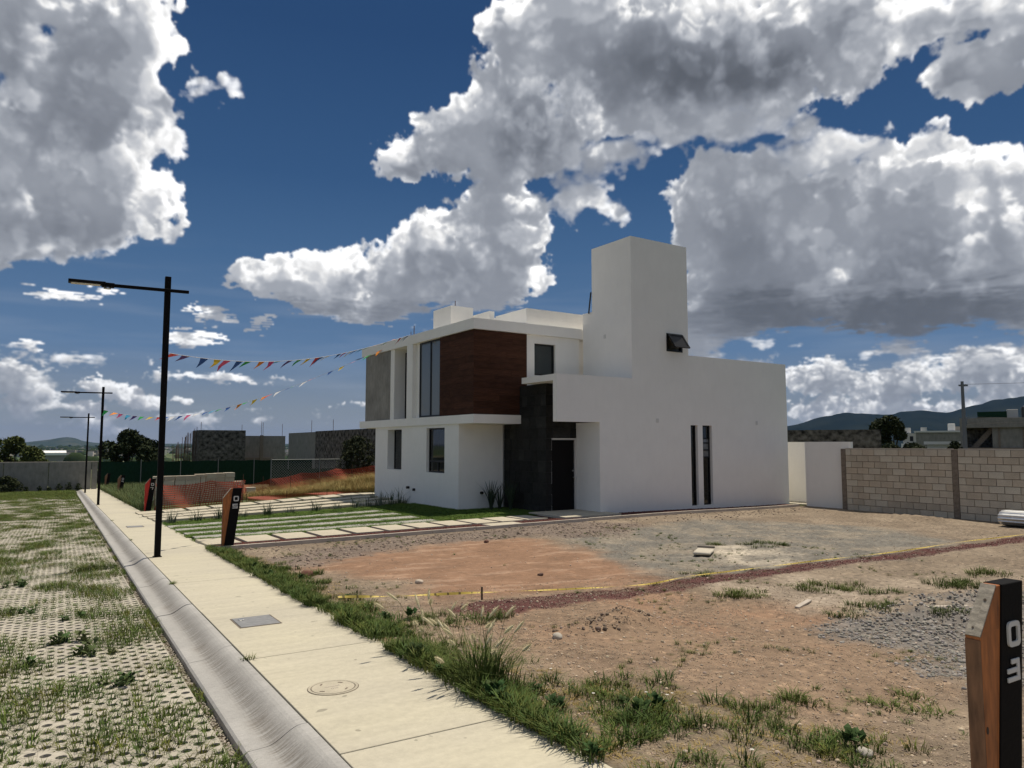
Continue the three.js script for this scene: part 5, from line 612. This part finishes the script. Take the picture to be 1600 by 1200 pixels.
const GM = leafMat([0.105, 0.132, 0.034]), GD = leafMat([0.08, 0.108, 0.029]), dry = leafMat([0.30, 0.235, 0.10]);
const roadPoint = (x, y, z) => [x, y * Math.cos(TILT) - z * Math.sin(TILT), y * Math.sin(TILT) + z * Math.cos(TILT)];
{ // grass in the holes of the pavers: thicker in patches and towards the kerb
  const r = rng(101), small = [], big = [];
  for (const p of PAVERS) { if (p.z > -2.5 || p.x < -5.2) continue; for (const [hx, hz] of HOLES) { const x = p.x + hx, z = p.z + hz, far = -z, den = 0.32 + 0.95 * fbm(x * 1.5, 3, z * 1.0, 3) + 0.6 * fbm(x * 0.7 + 9, 6, z * 0.3, 2) + 0.10 * sstep(-0.3, 0.9, x) * sstep(-14, -5, z) + 0.5 * sstep(-47, -56, z); if (r() > den + 0.55) continue; const q = roadPoint(x, -0.128, z), lush = clamp((den - 0.15) * 1.8); small.push([...q, 0.55 + lush * 0.5 + r() * 0.3, r() * 6.28, green(r), 0.75 + 0.5 * lush]); if (den > 0.5 + 0.1 * sstep(-7, -13, z) && r() < 0.45) big.push([...roadPoint(x + (r() - 0.5) * 0.06, -0.12, z + (r() - 0.5) * 0.06), 0.4 + r() * 0.45, r() * 6.28, green(r)]); } }
  scatter('paver_grass', 'small tufts of grass growing in the paver holes', 'grass', tuftA, GM, small); scatter('paver_grass_patches', 'thicker green grass patches spreading over the pavers', 'grass', tuftB, GD, big);
  const edge = []; for (let k = 0; k < 900; k++) { const z = -2.5 - Math.pow(r(), 1.3) * 55, x = 0.9 + r() * 0.12; if (fbm(x, 2, z * 0.6, 3) > -0.02) edge.push([...roadPoint(x, -0.165, z), 0.4 + r() * 0.6, r() * 6.28, green(r)]); } for (const [x, z] of [[1.39, -11.1], [1.4, -11.15], [1.38, -18.2], [1.4, -25.2], [1.39, -6.45]]) for (let k = 0; k < 3; k++) edge.push([...roadPoint(x + (r() - 0.5) * 0.06, -0.02, z + (r() - 0.5) * 0.04), 0.5 + r() * 0.4, r() * 6.28, green(r)]); scatter('kerb_grass', 'sparse grass along the foot of the kerb', 'grass', tuftA, GM, edge);
  const end = []; for (let k = 0; k < 5000; k++) { const x = lerp(-7, 0.9, r()), z = lerp(-62.6, -55.5, r()); end.push([...roadPoint(x, -0.17, z), 0.9 + r() * 1.2, r() * 6.28, green(r)]); } scatter('end_grass', 'green grass strip at the foot of the concrete end wall', 'grass', tuftC, GM, end);
  const weeds = []; for (const [x, z, s] of [[0.15, -8.6, 1.2], [0.35, -7.9, 1], [-0.1, -7.6, 0.8], [0.2, -9.9, 0.9], [-0.3, -10.6, 0.8], [0.5, -6.7, 0.9], [-0.5, -13, 1]]) for (let k = 0; k < 5; k++) weeds.push([...roadPoint(x + (r() - 0.5) * 0.28, -0.13, z + (r() - 0.5) * 0.3), s * (0.6 + r() * 0.6), r() * 6.28, rgb(0.85 + r() * 0.3, 0.9 + r() * 0.3, 0.9)]); scatter('paver_weeds', 'broad leaved weeds growing between the pavers', 'weeds', rosette(26, 0.09, 6), leafMat([0.075, 0.105, 0.045]), weeds);
}
{ // the verge: grass and weeds along the lot side of the sidewalk
  const r = rng(111), g1 = [], g2 = [], w = [], fl = [];
  for (let k = 0; k < 26000; k++) { const x = 2.5 + Math.pow(r(), 1.5) * 2.6, z = -1.2 - r() * 14.2, v = zoneAt('verge', x, z), edge = sstep(3.1, 2.5, x), den = v * (0.22 + 1.5 * fbm(x * 1.9, 2, z * 1.5, 3)) * lerp(0.75, 1, edge) + edge * 0.5 * sstep(-3, -5, z) * (0.45 + fbm(x * 2, 7, z * 1.3, 2)); if (r() > den * 0.7) continue; const s = 0.5 + 0.55 * r() + 0.25 * edge, y = dirtY(Math.max(x, 2.56), z) - 0.01 + (x < 2.56 ? 0.02 : 0); (r() < 0.55 ? g1 : g2).push([x, y, z, s, r() * 6.28, green(r)]); if (r() < 0.014) w.push([x, y, z, 0.4 + r() * 0.6, r() * 6.28, rgb(0.8 + r() * 0.3, 0.9 + r() * 0.2, 0.8)]); if (r() < 0.04 && z > -5.5 && x > 2.8) fl.push([x, y + 0.07 + r() * 0.08, z, 0.7 + r() * 0.6, r() * 6, rgb(1, 1, 1)]); }
  const th = []; for (let k = 0; k < 7000; k++) { const x = 2.52 + Math.pow(r(), 1.4) * 2.2, z = -1.2 - r() * 14, v = zoneAt('verge', x, z); if (r() > v * (0.4 + fbm(x * 1.4, 13, z * 1.4, 2))) continue; const c = 0.6 + r() * 0.6; th.push([x, dirtY(Math.max(x, 2.56), z) - 0.012, z, 0.5 + r() * 0.5, r() * 6.28, rgb(c, c * 0.95, c * 0.85), 0.45]); } scatter('dry_thatch', 'dry straw coloured thatch under the verge grass', 'dry grass', tuftB, dry, th); scatter('verge_grass', 'rough green grass along the lot side of the sidewalk', 'grass', tuftB, GM, g1); scatter('verge_tall_grass', 'taller grass clumps along the lot side of the sidewalk', 'grass', tuftC, GD, g2); scatter('verge_weeds', 'dark leafy weeds among the verge grass', 'weeds', rosette(34, 0.1, 7), leafMat([0.05, 0.085, 0.035]), w);
  const petals = (() => { const v = []; for (let k = 0; k < 6; k++) { const t = k / 6 * 6.2832; v.push(0, 0, 0, Math.cos(t) * 0.011, 0.003, Math.sin(t) * 0.011, Math.cos(t + 0.7) * 0.011, 0.003, Math.sin(t + 0.7) * 0.011); } const g = new THREE.BufferGeometry(); g.setAttribute('position', new THREE.Float32BufferAttribute(v, 3)); g.computeVertexNormals(); return g; })(); scatter('small_white_flowers', 'tiny white flowers scattered in the verge grass', 'flowers', petals, mat([0.75, 0.74, 0.68], 0.8), fl);
  const sp = []; for (let k = 0; k < 5200; k++) { const x = 2.9 + r() * 11, z = -15.4 + r() * 13.5; if (zoneAt('orange', x, z) > 0.3 && r() > 0.06) continue; const n = fbm(x * 0.9 + 4, 11, z * 0.9, 3); if (n < 0.13 || x > 13) continue; sp.push([x, dirtY(x, z) - 0.01, z, 0.3 + r() * 0.45, r() * 6.28, green(r)]); } scatter('sparse_grass', 'sparse small grass tufts on the bare dirt', 'grass', tuftA, GM, sp);
}
{ // clumps that can be counted on the lot
  const r = rng(121), clump = (x, z, R, n, h, label) => { const list = []; for (let k = 0; k < n; k++) { const t = r() * 6.28, d = Math.sqrt(r()) * R; const g = tuftC.clone().scale(0.7 + r() * 0.5, h * (0.6 + r() * 0.5), 0.7 + r() * 0.5).rotateY(r() * 6).translate(Math.cos(t) * d * 1.5, dirtY(x + Math.cos(t) * d * 1.5, z + Math.sin(t) * d) - dirtY(x, z) - 0.01, Math.sin(t) * d); list.push(g); } const o = obj('grass_clump', list, r() < 0.5 ? GM : GD); tag(o, label, 'grass clump', 'grass clumps on the dirt lot'); o.position.set(x, dirtY(x, z), z); };
  clump(12.12, -10.08, 0.4, 24, 1, 'long green grass clump beside the whitish spill near the sack'); clump(11.5, -10.7, 0.13, 7, 0.9, 'small green grass clump between the sack and the long clump'); clump(7.97, -6.97, 0.28, 22, 0.9, 'green grass clump on the whitish soil just below the red gravel line'); clump(9.5, -6.75, 0.38, 30, 1.0, 'broad grass clump at the rim of the pale soil'); clump(9.72, -6.05, 0.22, 12, 0.8, 'thin grass clump next to the broad clump on pale soil'); clump(11.2, -5.85, 0.35, 30, 1.2, 'dense grass clump above the gravel heap behind post 03'); clump(12.6, -6.1, 0.3, 16, 1, 'pale grass clump towards the tape beyond the gravel heap'); clump(8.35, -5.5, 0.32, 20, 0.9, 'grass clump at the near rim of the gravel heap'); clump(8.9, -4.7, 0.16, 10, 1, 'small grass clump growing out of the gravel heap'); clump(3.6, -7.05, 0.3, 30, 0.9, 'round grass clump right below the yellow tape end'); clump(4.15, -6.94, 0.1, 7, 0.9, 'little grass clump beside the red gravel line'); clump(8.62, -8.4, 0.25, 10, 0.7, 'low grass strip along the tape by the orange soil corner'); clump(5.35, -3.2, 0.25, 12, 0.7, 'low grass clump on bare soil beside post 03'); clump(4.56, -3.55, 0.09, 6, 0.9, 'tiny grass clump alone on the bare soil');
  // fountain grass with feathery seed heads leaning over the sidewalk
  const fg = thing('fountain_grass', 'fountain grass with pale feathery seed heads beside the sidewalk', 'ornamental grass', [2.68, dirtY(2.68, -4.75), -4.75]); obj('leaves', [blades(240, 0.42, 0.16, 0.004, 31, 0.95), blades(120, 0.3, 0.28, 0.004, 32, 0.9)], GD, fg);
  const hm = mat([0.66, 0.6, 0.4], 0.9); for (let k = 0; k < 30; k++) { const t = r() * 6.28, d = 0.12 + r() * 0.38, h = 0.2 + r() * 0.24, x = Math.cos(t) * d * 0.7, z = Math.sin(t) * d - 0.25 * (k % 3 ? 0.6 : 4), v = [], ax = new THREE.Vector3(Math.cos(t) * 0.6 - 0.2, 0.55, Math.sin(t) * 0.6 + 0.2).normalize(), L = 0.08 + r() * 0.05; for (let j = 0; j < 150; j++) { const s = r(), u = new THREE.Vector3(r() - 0.5, r() - 0.5, r() - 0.5).normalize().multiplyScalar(0.03 * Math.sin(Math.PI * (0.12 + s * 0.85)) + 0.003), c = ax.clone().multiplyScalar(s * L).add(new THREE.Vector3(x, h, z)), e = c.clone().add(u).addScaledVector(ax, 0.018), w2 = new THREE.Vector3().crossVectors(u, ax).normalize().multiplyScalar(0.0018); v.push(c.x - w2.x, c.y - w2.y, c.z - w2.z, c.x + w2.x, c.y + w2.y, c.z + w2.z, e.x, e.y, e.z); } const g = new THREE.BufferGeometry(); g.setAttribute('position', new THREE.Float32BufferAttribute(v, 3)); g.computeVertexNormals(); const core = new THREE.SphereGeometry(1, 7, 6).scale(0.011, L * 0.52, 0.011).applyQuaternion(new THREE.Quaternion().setFromUnitVectors(new THREE.Vector3(0, 1, 0), ax)).translate(x + ax.x * L / 2, h + ax.y * L / 2, z + ax.z * L / 2); const head = obj('seed_head', [uvm(g), uvm(core)], hm, fg); obj('stalk', bar([x * 0.3, 0, z * 0.5], [x, h, z], 0.0018, 3), GM, head); }
  // gravel heap and loose stones
  const rg = [1, 2, 3].map((s) => rockGeo(s * 5)), sm = (c) => mat(c, 0.95), many = (name, label, n, pick, c, k) => { const list = []; for (let i = 0; i < n; i++) { const p = pick(); if (p) { const v = 0.6 + r() * 0.8; list.push([p[0], p[2] + p[3] * 0.2, p[1], p[3], r() * 6, rgb(v, v * (0.94 + r() * 0.08), v * (0.88 + r() * 0.12)), 0.7 + r() * 0.4]); } } scatter(name, label, 'gravel', rg[k], sm(c), list); };
  const tiny = (s) => new THREE.IcosahedronGeometry(1, 0); rg[0] = rg[1] = rg[2] = uvm(new THREE.IcosahedronGeometry(1, 1));
  many('grey_gravel', 'heap of grey crushed gravel behind number post 03', 11000, () => { const x = 6.2 + r() * 6, z = -5.8 + r() * 3; return r() < zoneAt('gravel', x, z) * (0.75 + fbm(x * 1.5, 3, z * 1.5, 3)) ? [x, z, dirtY(x, z), 0.007 + r() * 0.014] : null; }, [0.26, 0.25, 0.235], 0);
  many('edge_gravel', 'loose brown gravel along the path edging', 16000, () => { const x = 2.7 + r() * 18.5, z = -16.4 + r() * 5.5; if (z < edgeZ(x) + 0.06) return null; const k = Math.max(zoneAt('gravel2', x, z), 0.45 * sstep(2.2, 0.2, z - edgeZ(x))); return r() < k * (0.5 + fbm(x * 2, 1, z * 2, 2)) ? [x, z, dirtY(x, z), 0.008 + r() * r() * 0.03] : null; }, [0.24, 0.19, 0.155], 1);
  many('lot_pebbles', 'small pebbles scattered over the bare lot', 30000, () => { const x = 2.7 + Math.pow(r(), 1.4) * 18, z = -15 + r() * 14; return r() < 1 - 0.88 * zoneAt('orange', x, z) ? [x, z, dirtY(x, z), 0.003 + r() * r() * r() * 0.02] : null; }, [0.42, 0.35, 0.28], 2);
  many('near_grit', 'fine gravel and grit on the near part of the lot', 120000, () => { const x = 2.6 + Math.pow(r(), 1.2) * 6.5, z = -9 + Math.pow(r(), 0.8) * 7.6, g = 0.5 + 1.6 * fbm(x * 1.2, 6, z * 1.2, 3); return r() < g ? [x, z, dirtY(x, z), 0.0022 + r() * r() * 0.006] : null; }, [0.34, 0.27, 0.205], 1);
  many('red_gravel', 'line of red volcanic gravel along the lot boundary', 9000, () => { const x = 3.6 + r() * 17, z = -8.5 + r() * 1.6; return r() < zoneAt('red', x, z) ? [x, z, dirtY(x, z), 0.003 + r() * 0.007] : null; }, [0.075, 0.026, 0.023], 0);
  many('bed_gravel', 'red volcanic gravel in the bed along the house wall', 7000, () => { const a = -7.8 + r() * 18.8, b = edgeB(a) - 0.06 - r() * (a < 1.2 ? 0.6 : 0.9); if (a > 1 && b < 3.45) return null; if (a > 1.05 && a < 3.05 && b < 4.05) return null; const p = loc(a, 0, b); return [p[0], p[2], lotY(p[0], p[2]), 0.008 + r() * 0.013]; }, [0.11, 0.038, 0.03], 0);
  many('kerb_gravel', 'grey grit in the gap between the pavers and the kerb', 14000, () => { const z = -2.4 - Math.pow(r(), 1.7) * 40, x = 0.905 + r() * 0.11, q = roadPoint(x, -0.165 + 0.03 * Math.abs(x - 0.96), z); return [q[0], q[2], q[1], 0.003 + r() * r() * 0.009]; }, [0.36, 0.335, 0.29], 0);
  many('soil_clods', 'dark clods on the small soil mounds', 260, () => { const c = [[5.42, -6.32], [5.0, -6.12], [4.55, -6.0]][Math.floor(r() * 3)], x = c[0] + (r() - 0.5) * 0.6, z = c[1] + (r() - 0.5) * 0.35; return [x, z, dirtY(x, z), 0.005 + r() * r() * r() * 0.03]; }, [0.2, 0.155, 0.12], 0);
}
{ // lawn, planting along the drive, shrubs by the house
  const r = rng(131), lawn = [], fr = []; for (let k = 0; k < 20000; k++) { const a = -8.15 + r() * 9.9, b = -3.0 + r() * 6.1; if (a > -0.08 && b < 0.06) continue; let on = false; if (a < -1.98) for (const s of [2.3, 1.12, -0.08, -1.3]) if (Math.abs(b - s) < 0.27 - 0.09 * r()) on = true; if (on && r() > 0.09) continue; if (b > edgeB(a) - 1.68) continue; const p = loc(a, 0, b); if (p[0] < 2.56) continue; lawn.push([p[0], lotY(p[0], p[2]) - 0.015, p[2], 0.8 + r() * 0.6, r() * 6.28, green(r)]); }
  scatter('lawn_grass', 'short green lawn grass around the driveway strips', 'grass', lawnTuft, leafMat([0.10, 0.155, 0.032]), lawn);
  for (let k = 0; k < 2200; k++) { const a = -8.1 + r() * 8, b = -3.6 - r() * 5.6; let on = false; for (const s of [-4.1, -5.3, -6.5]) if (Math.abs(b - s) < 0.3) on = true; if (on || Math.abs(b + 8.1) < 0.5 || r() < 0.75) continue; const p = loc(a, 0, b); fr.push([p[0], lotY(p[0], p[2]) - 0.02, p[2], 0.5 + r() * 0.5, r() * 6.28, green(r)]); } scatter('drive_grass', 'thin grass between the neighbouring driveway strips', 'grass', tuftA, GM, fr);
  const lily = blades(46, 0.55, 0.13, 0.009, 41, 0.6), lily2 = blades(38, 0.48, 0.16, 0.008, 42, 0.7), LM = leafMat([0.07, 0.095, 0.05]), LG = leafMat([0.13, 0.15, 0.11]); let nl = 0;
  for (const [a, b, s, pale] of [[-7.7, -2.6, 0.9, 1], [-7.0, -2.8, 1, 0], [-6.35, -2.75, 1.05, 0], [-5.7, -2.9, 0.8, 1], [-5.0, -2.8, 0.9, 0], [-4.3, -2.9, 0.85, 1], [-3.5, -2.85, 0.9, 0], [-2.8, -2.9, 0.8, 1], [-2.2, -2.8, 0.95, 1], [-1.75, -2.95, 1.0, 1], [-1.35, -2.85, 1.05, 1], [-0.9, -2.9, 0.9, 0]]) { const o = obj('strap_leaf_plant', nl++ % 2 ? lily2 : lily, pale ? LG : LM); tag(o, pale ? 'grey green strap leaved plant in the row beside the driveway' : 'dark green strap leaved plant in the row beside the driveway', 'plant', pale ? 'pale strap leaved plants beside the driveway' : 'dark strap leaved plants beside the driveway'); const p = loc(a, 0, b); o.position.set(p[0], lotY(p[0], p[2]) - 0.03, p[2]); o.scale.setScalar(s); o.rotation.y = r() * 6; }
  for (const [a, b, s] of [[-0.45, -5.6, 0.9], [-0.4, -4.7, 0.8], [-0.35, -4.2, 1.1], [-0.3, -3.6, 1.3], [-0.35, -3.0, 0.9]]) { const o = obj('wall_plant', blades(24, 0.5, 0.1, 0.007, Math.round(50 + s * 10), 0.6), LM); tag(o, 'thin dark leaved plant at the foot of the house front wall', 'plant', 'thin plants at the foot of the house wall'); const p = loc(a, 0, b); o.position.set(p[0], lotY(p[0], p[2]) - 0.02, p[2]); o.scale.setScalar(s); o.rotation.y = r() * 6; }
  const agave = (a, b, s, n, label, seed) => { const o = thing('yucca', label, 'yucca', loc(a, yl(a, b) - 0.03, b)), q = rng(seed), m = leafMat([0.035, 0.05, 0.03]); for (let k = 0; k < n; k++) { const t = k * 2.4 + q() * 0.4, ln = 0.12 + q() * 0.42, L = s * (0.75 + q() * 0.35), w = 0.028 * s, pts = []; for (let j = 0; j <= 5; j++) { const u = j / 5, ww = w * (1 - u * u) * (0.7 + u * 0.6); const x = Math.cos(t) * (0.04 + ln * L * u * u), z = Math.sin(t) * (0.04 + ln * L * u * u), y = L * u * (1 - 0.2 * ln * u); pts.push([x - Math.sin(t) * ww, y, z + Math.cos(t) * ww], [x + Math.sin(t) * ww, y, z - Math.cos(t) * ww]); } const v = []; for (let j = 0; j < 5; j++) v.push(...pts[j * 2], ...pts[j * 2 + 1], ...pts[j * 2 + 3], ...pts[j * 2], ...pts[j * 2 + 3], ...pts[j * 2 + 2]); const g = new THREE.BufferGeometry(); g.setAttribute('position', new THREE.Float32BufferAttribute(v, 3)); g.computeVertexNormals(); obj('leaf', uvm(g), m, o); } };
  agave(0.85, 0.55, 0.98, 22, 'dark spiky yucca against the white side wall near the entrance', 61); agave(1.3, 0.95, 1.0, 24, 'dark spiky yucca against the black stone entrance wall', 62); agave(1.2, 0.5, 0.8, 14, 'smaller spiky yucca in the corner behind the other two', 63);
  // tall weeds and dry grass on the neighbouring lots
  const tall = blades(26, 0.6, 0.2, 0.006, 71, 0.6), wl = []; for (let k = 0; k < 2600; k++) { const x = 2.62 + Math.pow(r(), 1.2) * 5.5, z = -30.6 - r() * 31; if (z > -33.5 && x > 3) continue; wl.push([x, lotY(x, z) - 0.03, z, 0.5 + r() * 0.7, r() * 6.28, green(r)]); } scatter('roadside_weeds', 'tall green weeds around number post 09', 'weeds', tall, leafMat([0.095, 0.12, 0.05]), wl);
  const dl = []; for (let k = 0; k < 5200; k++) { const x = 6.8 + r() * 12, z = -30.9 - r() * 8.5, up = 0.75 * sstep(7, 15, x) * sstep(-31, -34.5, z); dl.push([x, lotY(x, z) - 0.04 + up, z, 0.45 + r() * 0.55, r() * 6.28, mix(r)]); } function mix(q) { const k = 0.6 + q() * 0.8, t = q(); return rgb(k, k * (0.8 + 0.35 * t), k * (0.7 + 0.4 * t)); } scatter('dry_grass_bank', 'dry yellow brown grass bank behind the orange net', 'dry grass', tall, dry, dl);
  const bank = new THREE.PlaneGeometry(16, 10, 40, 24).rotateX(-Math.PI / 2), bp = bank.attributes.position; for (let i = 0; i < bp.count; i++) { const x = bp.getX(i) + 14, z = bp.getZ(i) - 35.5; bp.setXYZ(i, x, lotY(x, z) - 0.02 + 0.75 * sstep(7, 15, x) * sstep(-31, -34.5, z) + 0.06 * fbm(x, 1, z, 3) - 0.25 * sstep(-31.2, -30.5, z), z); } bank.computeVertexNormals(); const bk = obj('dry_bank', uvm(bank), mat([0.17, 0.125, 0.065], 1, { bumpMap: grit, bumpScale: 0.01 })); tag(bk, 'low earth bank covered with dry grass behind the orange net', 'bank', null, 'structure');
}
// ------------------------------------------------------------------ trees and shrubs: tapered trunk, limbs, crown of many leaf faces gathered in clumps
function tree(name, label, [x, y, z], h, R, leaves, seed, col, group, leafSize = 0.22, trunkH = 0.3) {
  const o = thing(name, label, name.includes('shrub') ? 'shrub' : 'tree', [x, y, z], 0, group), r = rng(seed), limbs = [], cl = [];
  const n = 26; for (let k = 0; k < n; k++) { const t = r() * 6.28, u = r() * 2 - 0.85, d = Math.sqrt(1 - Math.min(1, u * u * 0.9)) * (0.45 + 0.55 * r()); cl.push([Math.cos(t) * d * R, h * (trunkH + (1 - trunkH) * 0.5) + u * h * (1 - trunkH) * 0.5, Math.sin(t) * d * R, R * (0.2 + r() * 0.22)]); }
  limbs.push(new THREE.CylinderGeometry(0.05 * h * 0.5, 0.06 * h * 0.7, h * 0.6, 7).translate(0, h * 0.28, 0)); for (let k = 0; k < 8; k++) { const c = cl[k]; limbs.push(bar([0, h * (0.2 + 0.04 * k), 0], [c[0] * 0.85, c[1], c[2] * 0.85], 0.012 * h, 5)); } obj('trunk', limbs, M.bark, o);
  const v = []; for (let k = 0; k < leaves; k++) { const c = cl[Math.floor(r() * n)], d = new THREE.Vector3(r() - 0.5, r() - 0.5, r() - 0.5).normalize().multiplyScalar(c[3] * Math.cbrt(0.25 + 0.85 * r())), p = new THREE.Vector3(c[0], c[1], c[2]).add(d), a = new THREE.Vector3(r() - 0.5, r() - 0.5, r() - 0.5).normalize().multiplyScalar(leafSize * (0.5 + r() * 0.7)), b = new THREE.Vector3(r() - 0.5, r() - 0.5, r() - 0.5).cross(a).normalize().multiplyScalar(leafSize * 0.35); const q = [p.clone().sub(a), p.clone().add(b), p.clone().add(a), p.clone().sub(b)]; for (const i of [0, 1, 2, 0, 2, 3]) v.push(q[i].x, q[i].y, q[i].z); }
  const g = new THREE.BufferGeometry(); g.setAttribute('position', new THREE.Float32BufferAttribute(v, 3)); g.computeVertexNormals(); obj('crown', uvm(g), leafMat(col), o); return o;
}
tree('round_tree', 'rounded green tree behind the concrete end wall', [-3.3, -2.5, -75], 3.9, 2.4, 14000, 201, [0.085, 0.105, 0.033], null, 0.22, 0.05);
tree('dark_tree', 'dark spreading tree rising behind the green windbreak fence', [5.0, -2.4, -71.5], 4.2, 2.3, 15000, 203, [0.032, 0.044, 0.019], null, 0.22, 0.05);
tree('yard_tree', 'dark bushy tree beside the long dark yard wall', [51.5, -1.4, -31.0], 4.2, 1.75, 15000, 205, [0.035, 0.045, 0.02], null, 0.2, 0.02);
tree('wall_shrub', 'dark shrub in front of the unfinished stone house', [16.3, -1.2, -45.5], 2.9, 1.15, 3500, 207, [0.035, 0.042, 0.02], null, 0.12, 0.2);
tree('corner_shrub', 'low dark shrub at the foot of the concrete end wall', [-3.1, street(-62) - 0.15, -62.2], 1.0, 0.8, 2200, 209, [0.04, 0.05, 0.022], null, 0.1, 0.1);
tree('shed_shrub', 'dark shrub between the white house and the white shed', [67.9, -1.2, -38.8], 2.7, 1.1, 2500, 211, [0.03, 0.04, 0.018], null, 0.15, 0.2);
tree('pole_shrub', 'dark shrub at the foot of the utility pole', [64.5, -1.2, -33.2], 2.6, 0.9, 2500, 213, [0.03, 0.04, 0.018], null, 0.15, 0.2);
for (const [x, s] of [[-1.2, 0.3], [-0.6, 0.28], [0.0, 0.4], [0.6, 0.45], [1.2, 0.4], [-2.0, 0.3]]) tree('weed_shrub', 'small dark weed bush in the row along the foot of the end wall', [x, street(-62.5) - 0.16, -62.6], s * 1.4, s * 0.5, 260, Math.round(300 + x * 10), [0.04, 0.055, 0.022], 'weed bushes along the end wall', 0.07, 0.1);

// ------------------------------------------------------------------ air
scene.fog = new THREE.FogExp2(rgb(0.20, 0.43, 1.0), 0.000024);
scene.traverse((o) => { if (o.isMesh) { o.castShadow = true; o.receiveShadow = true; } });
renderer.render(scene, camera);
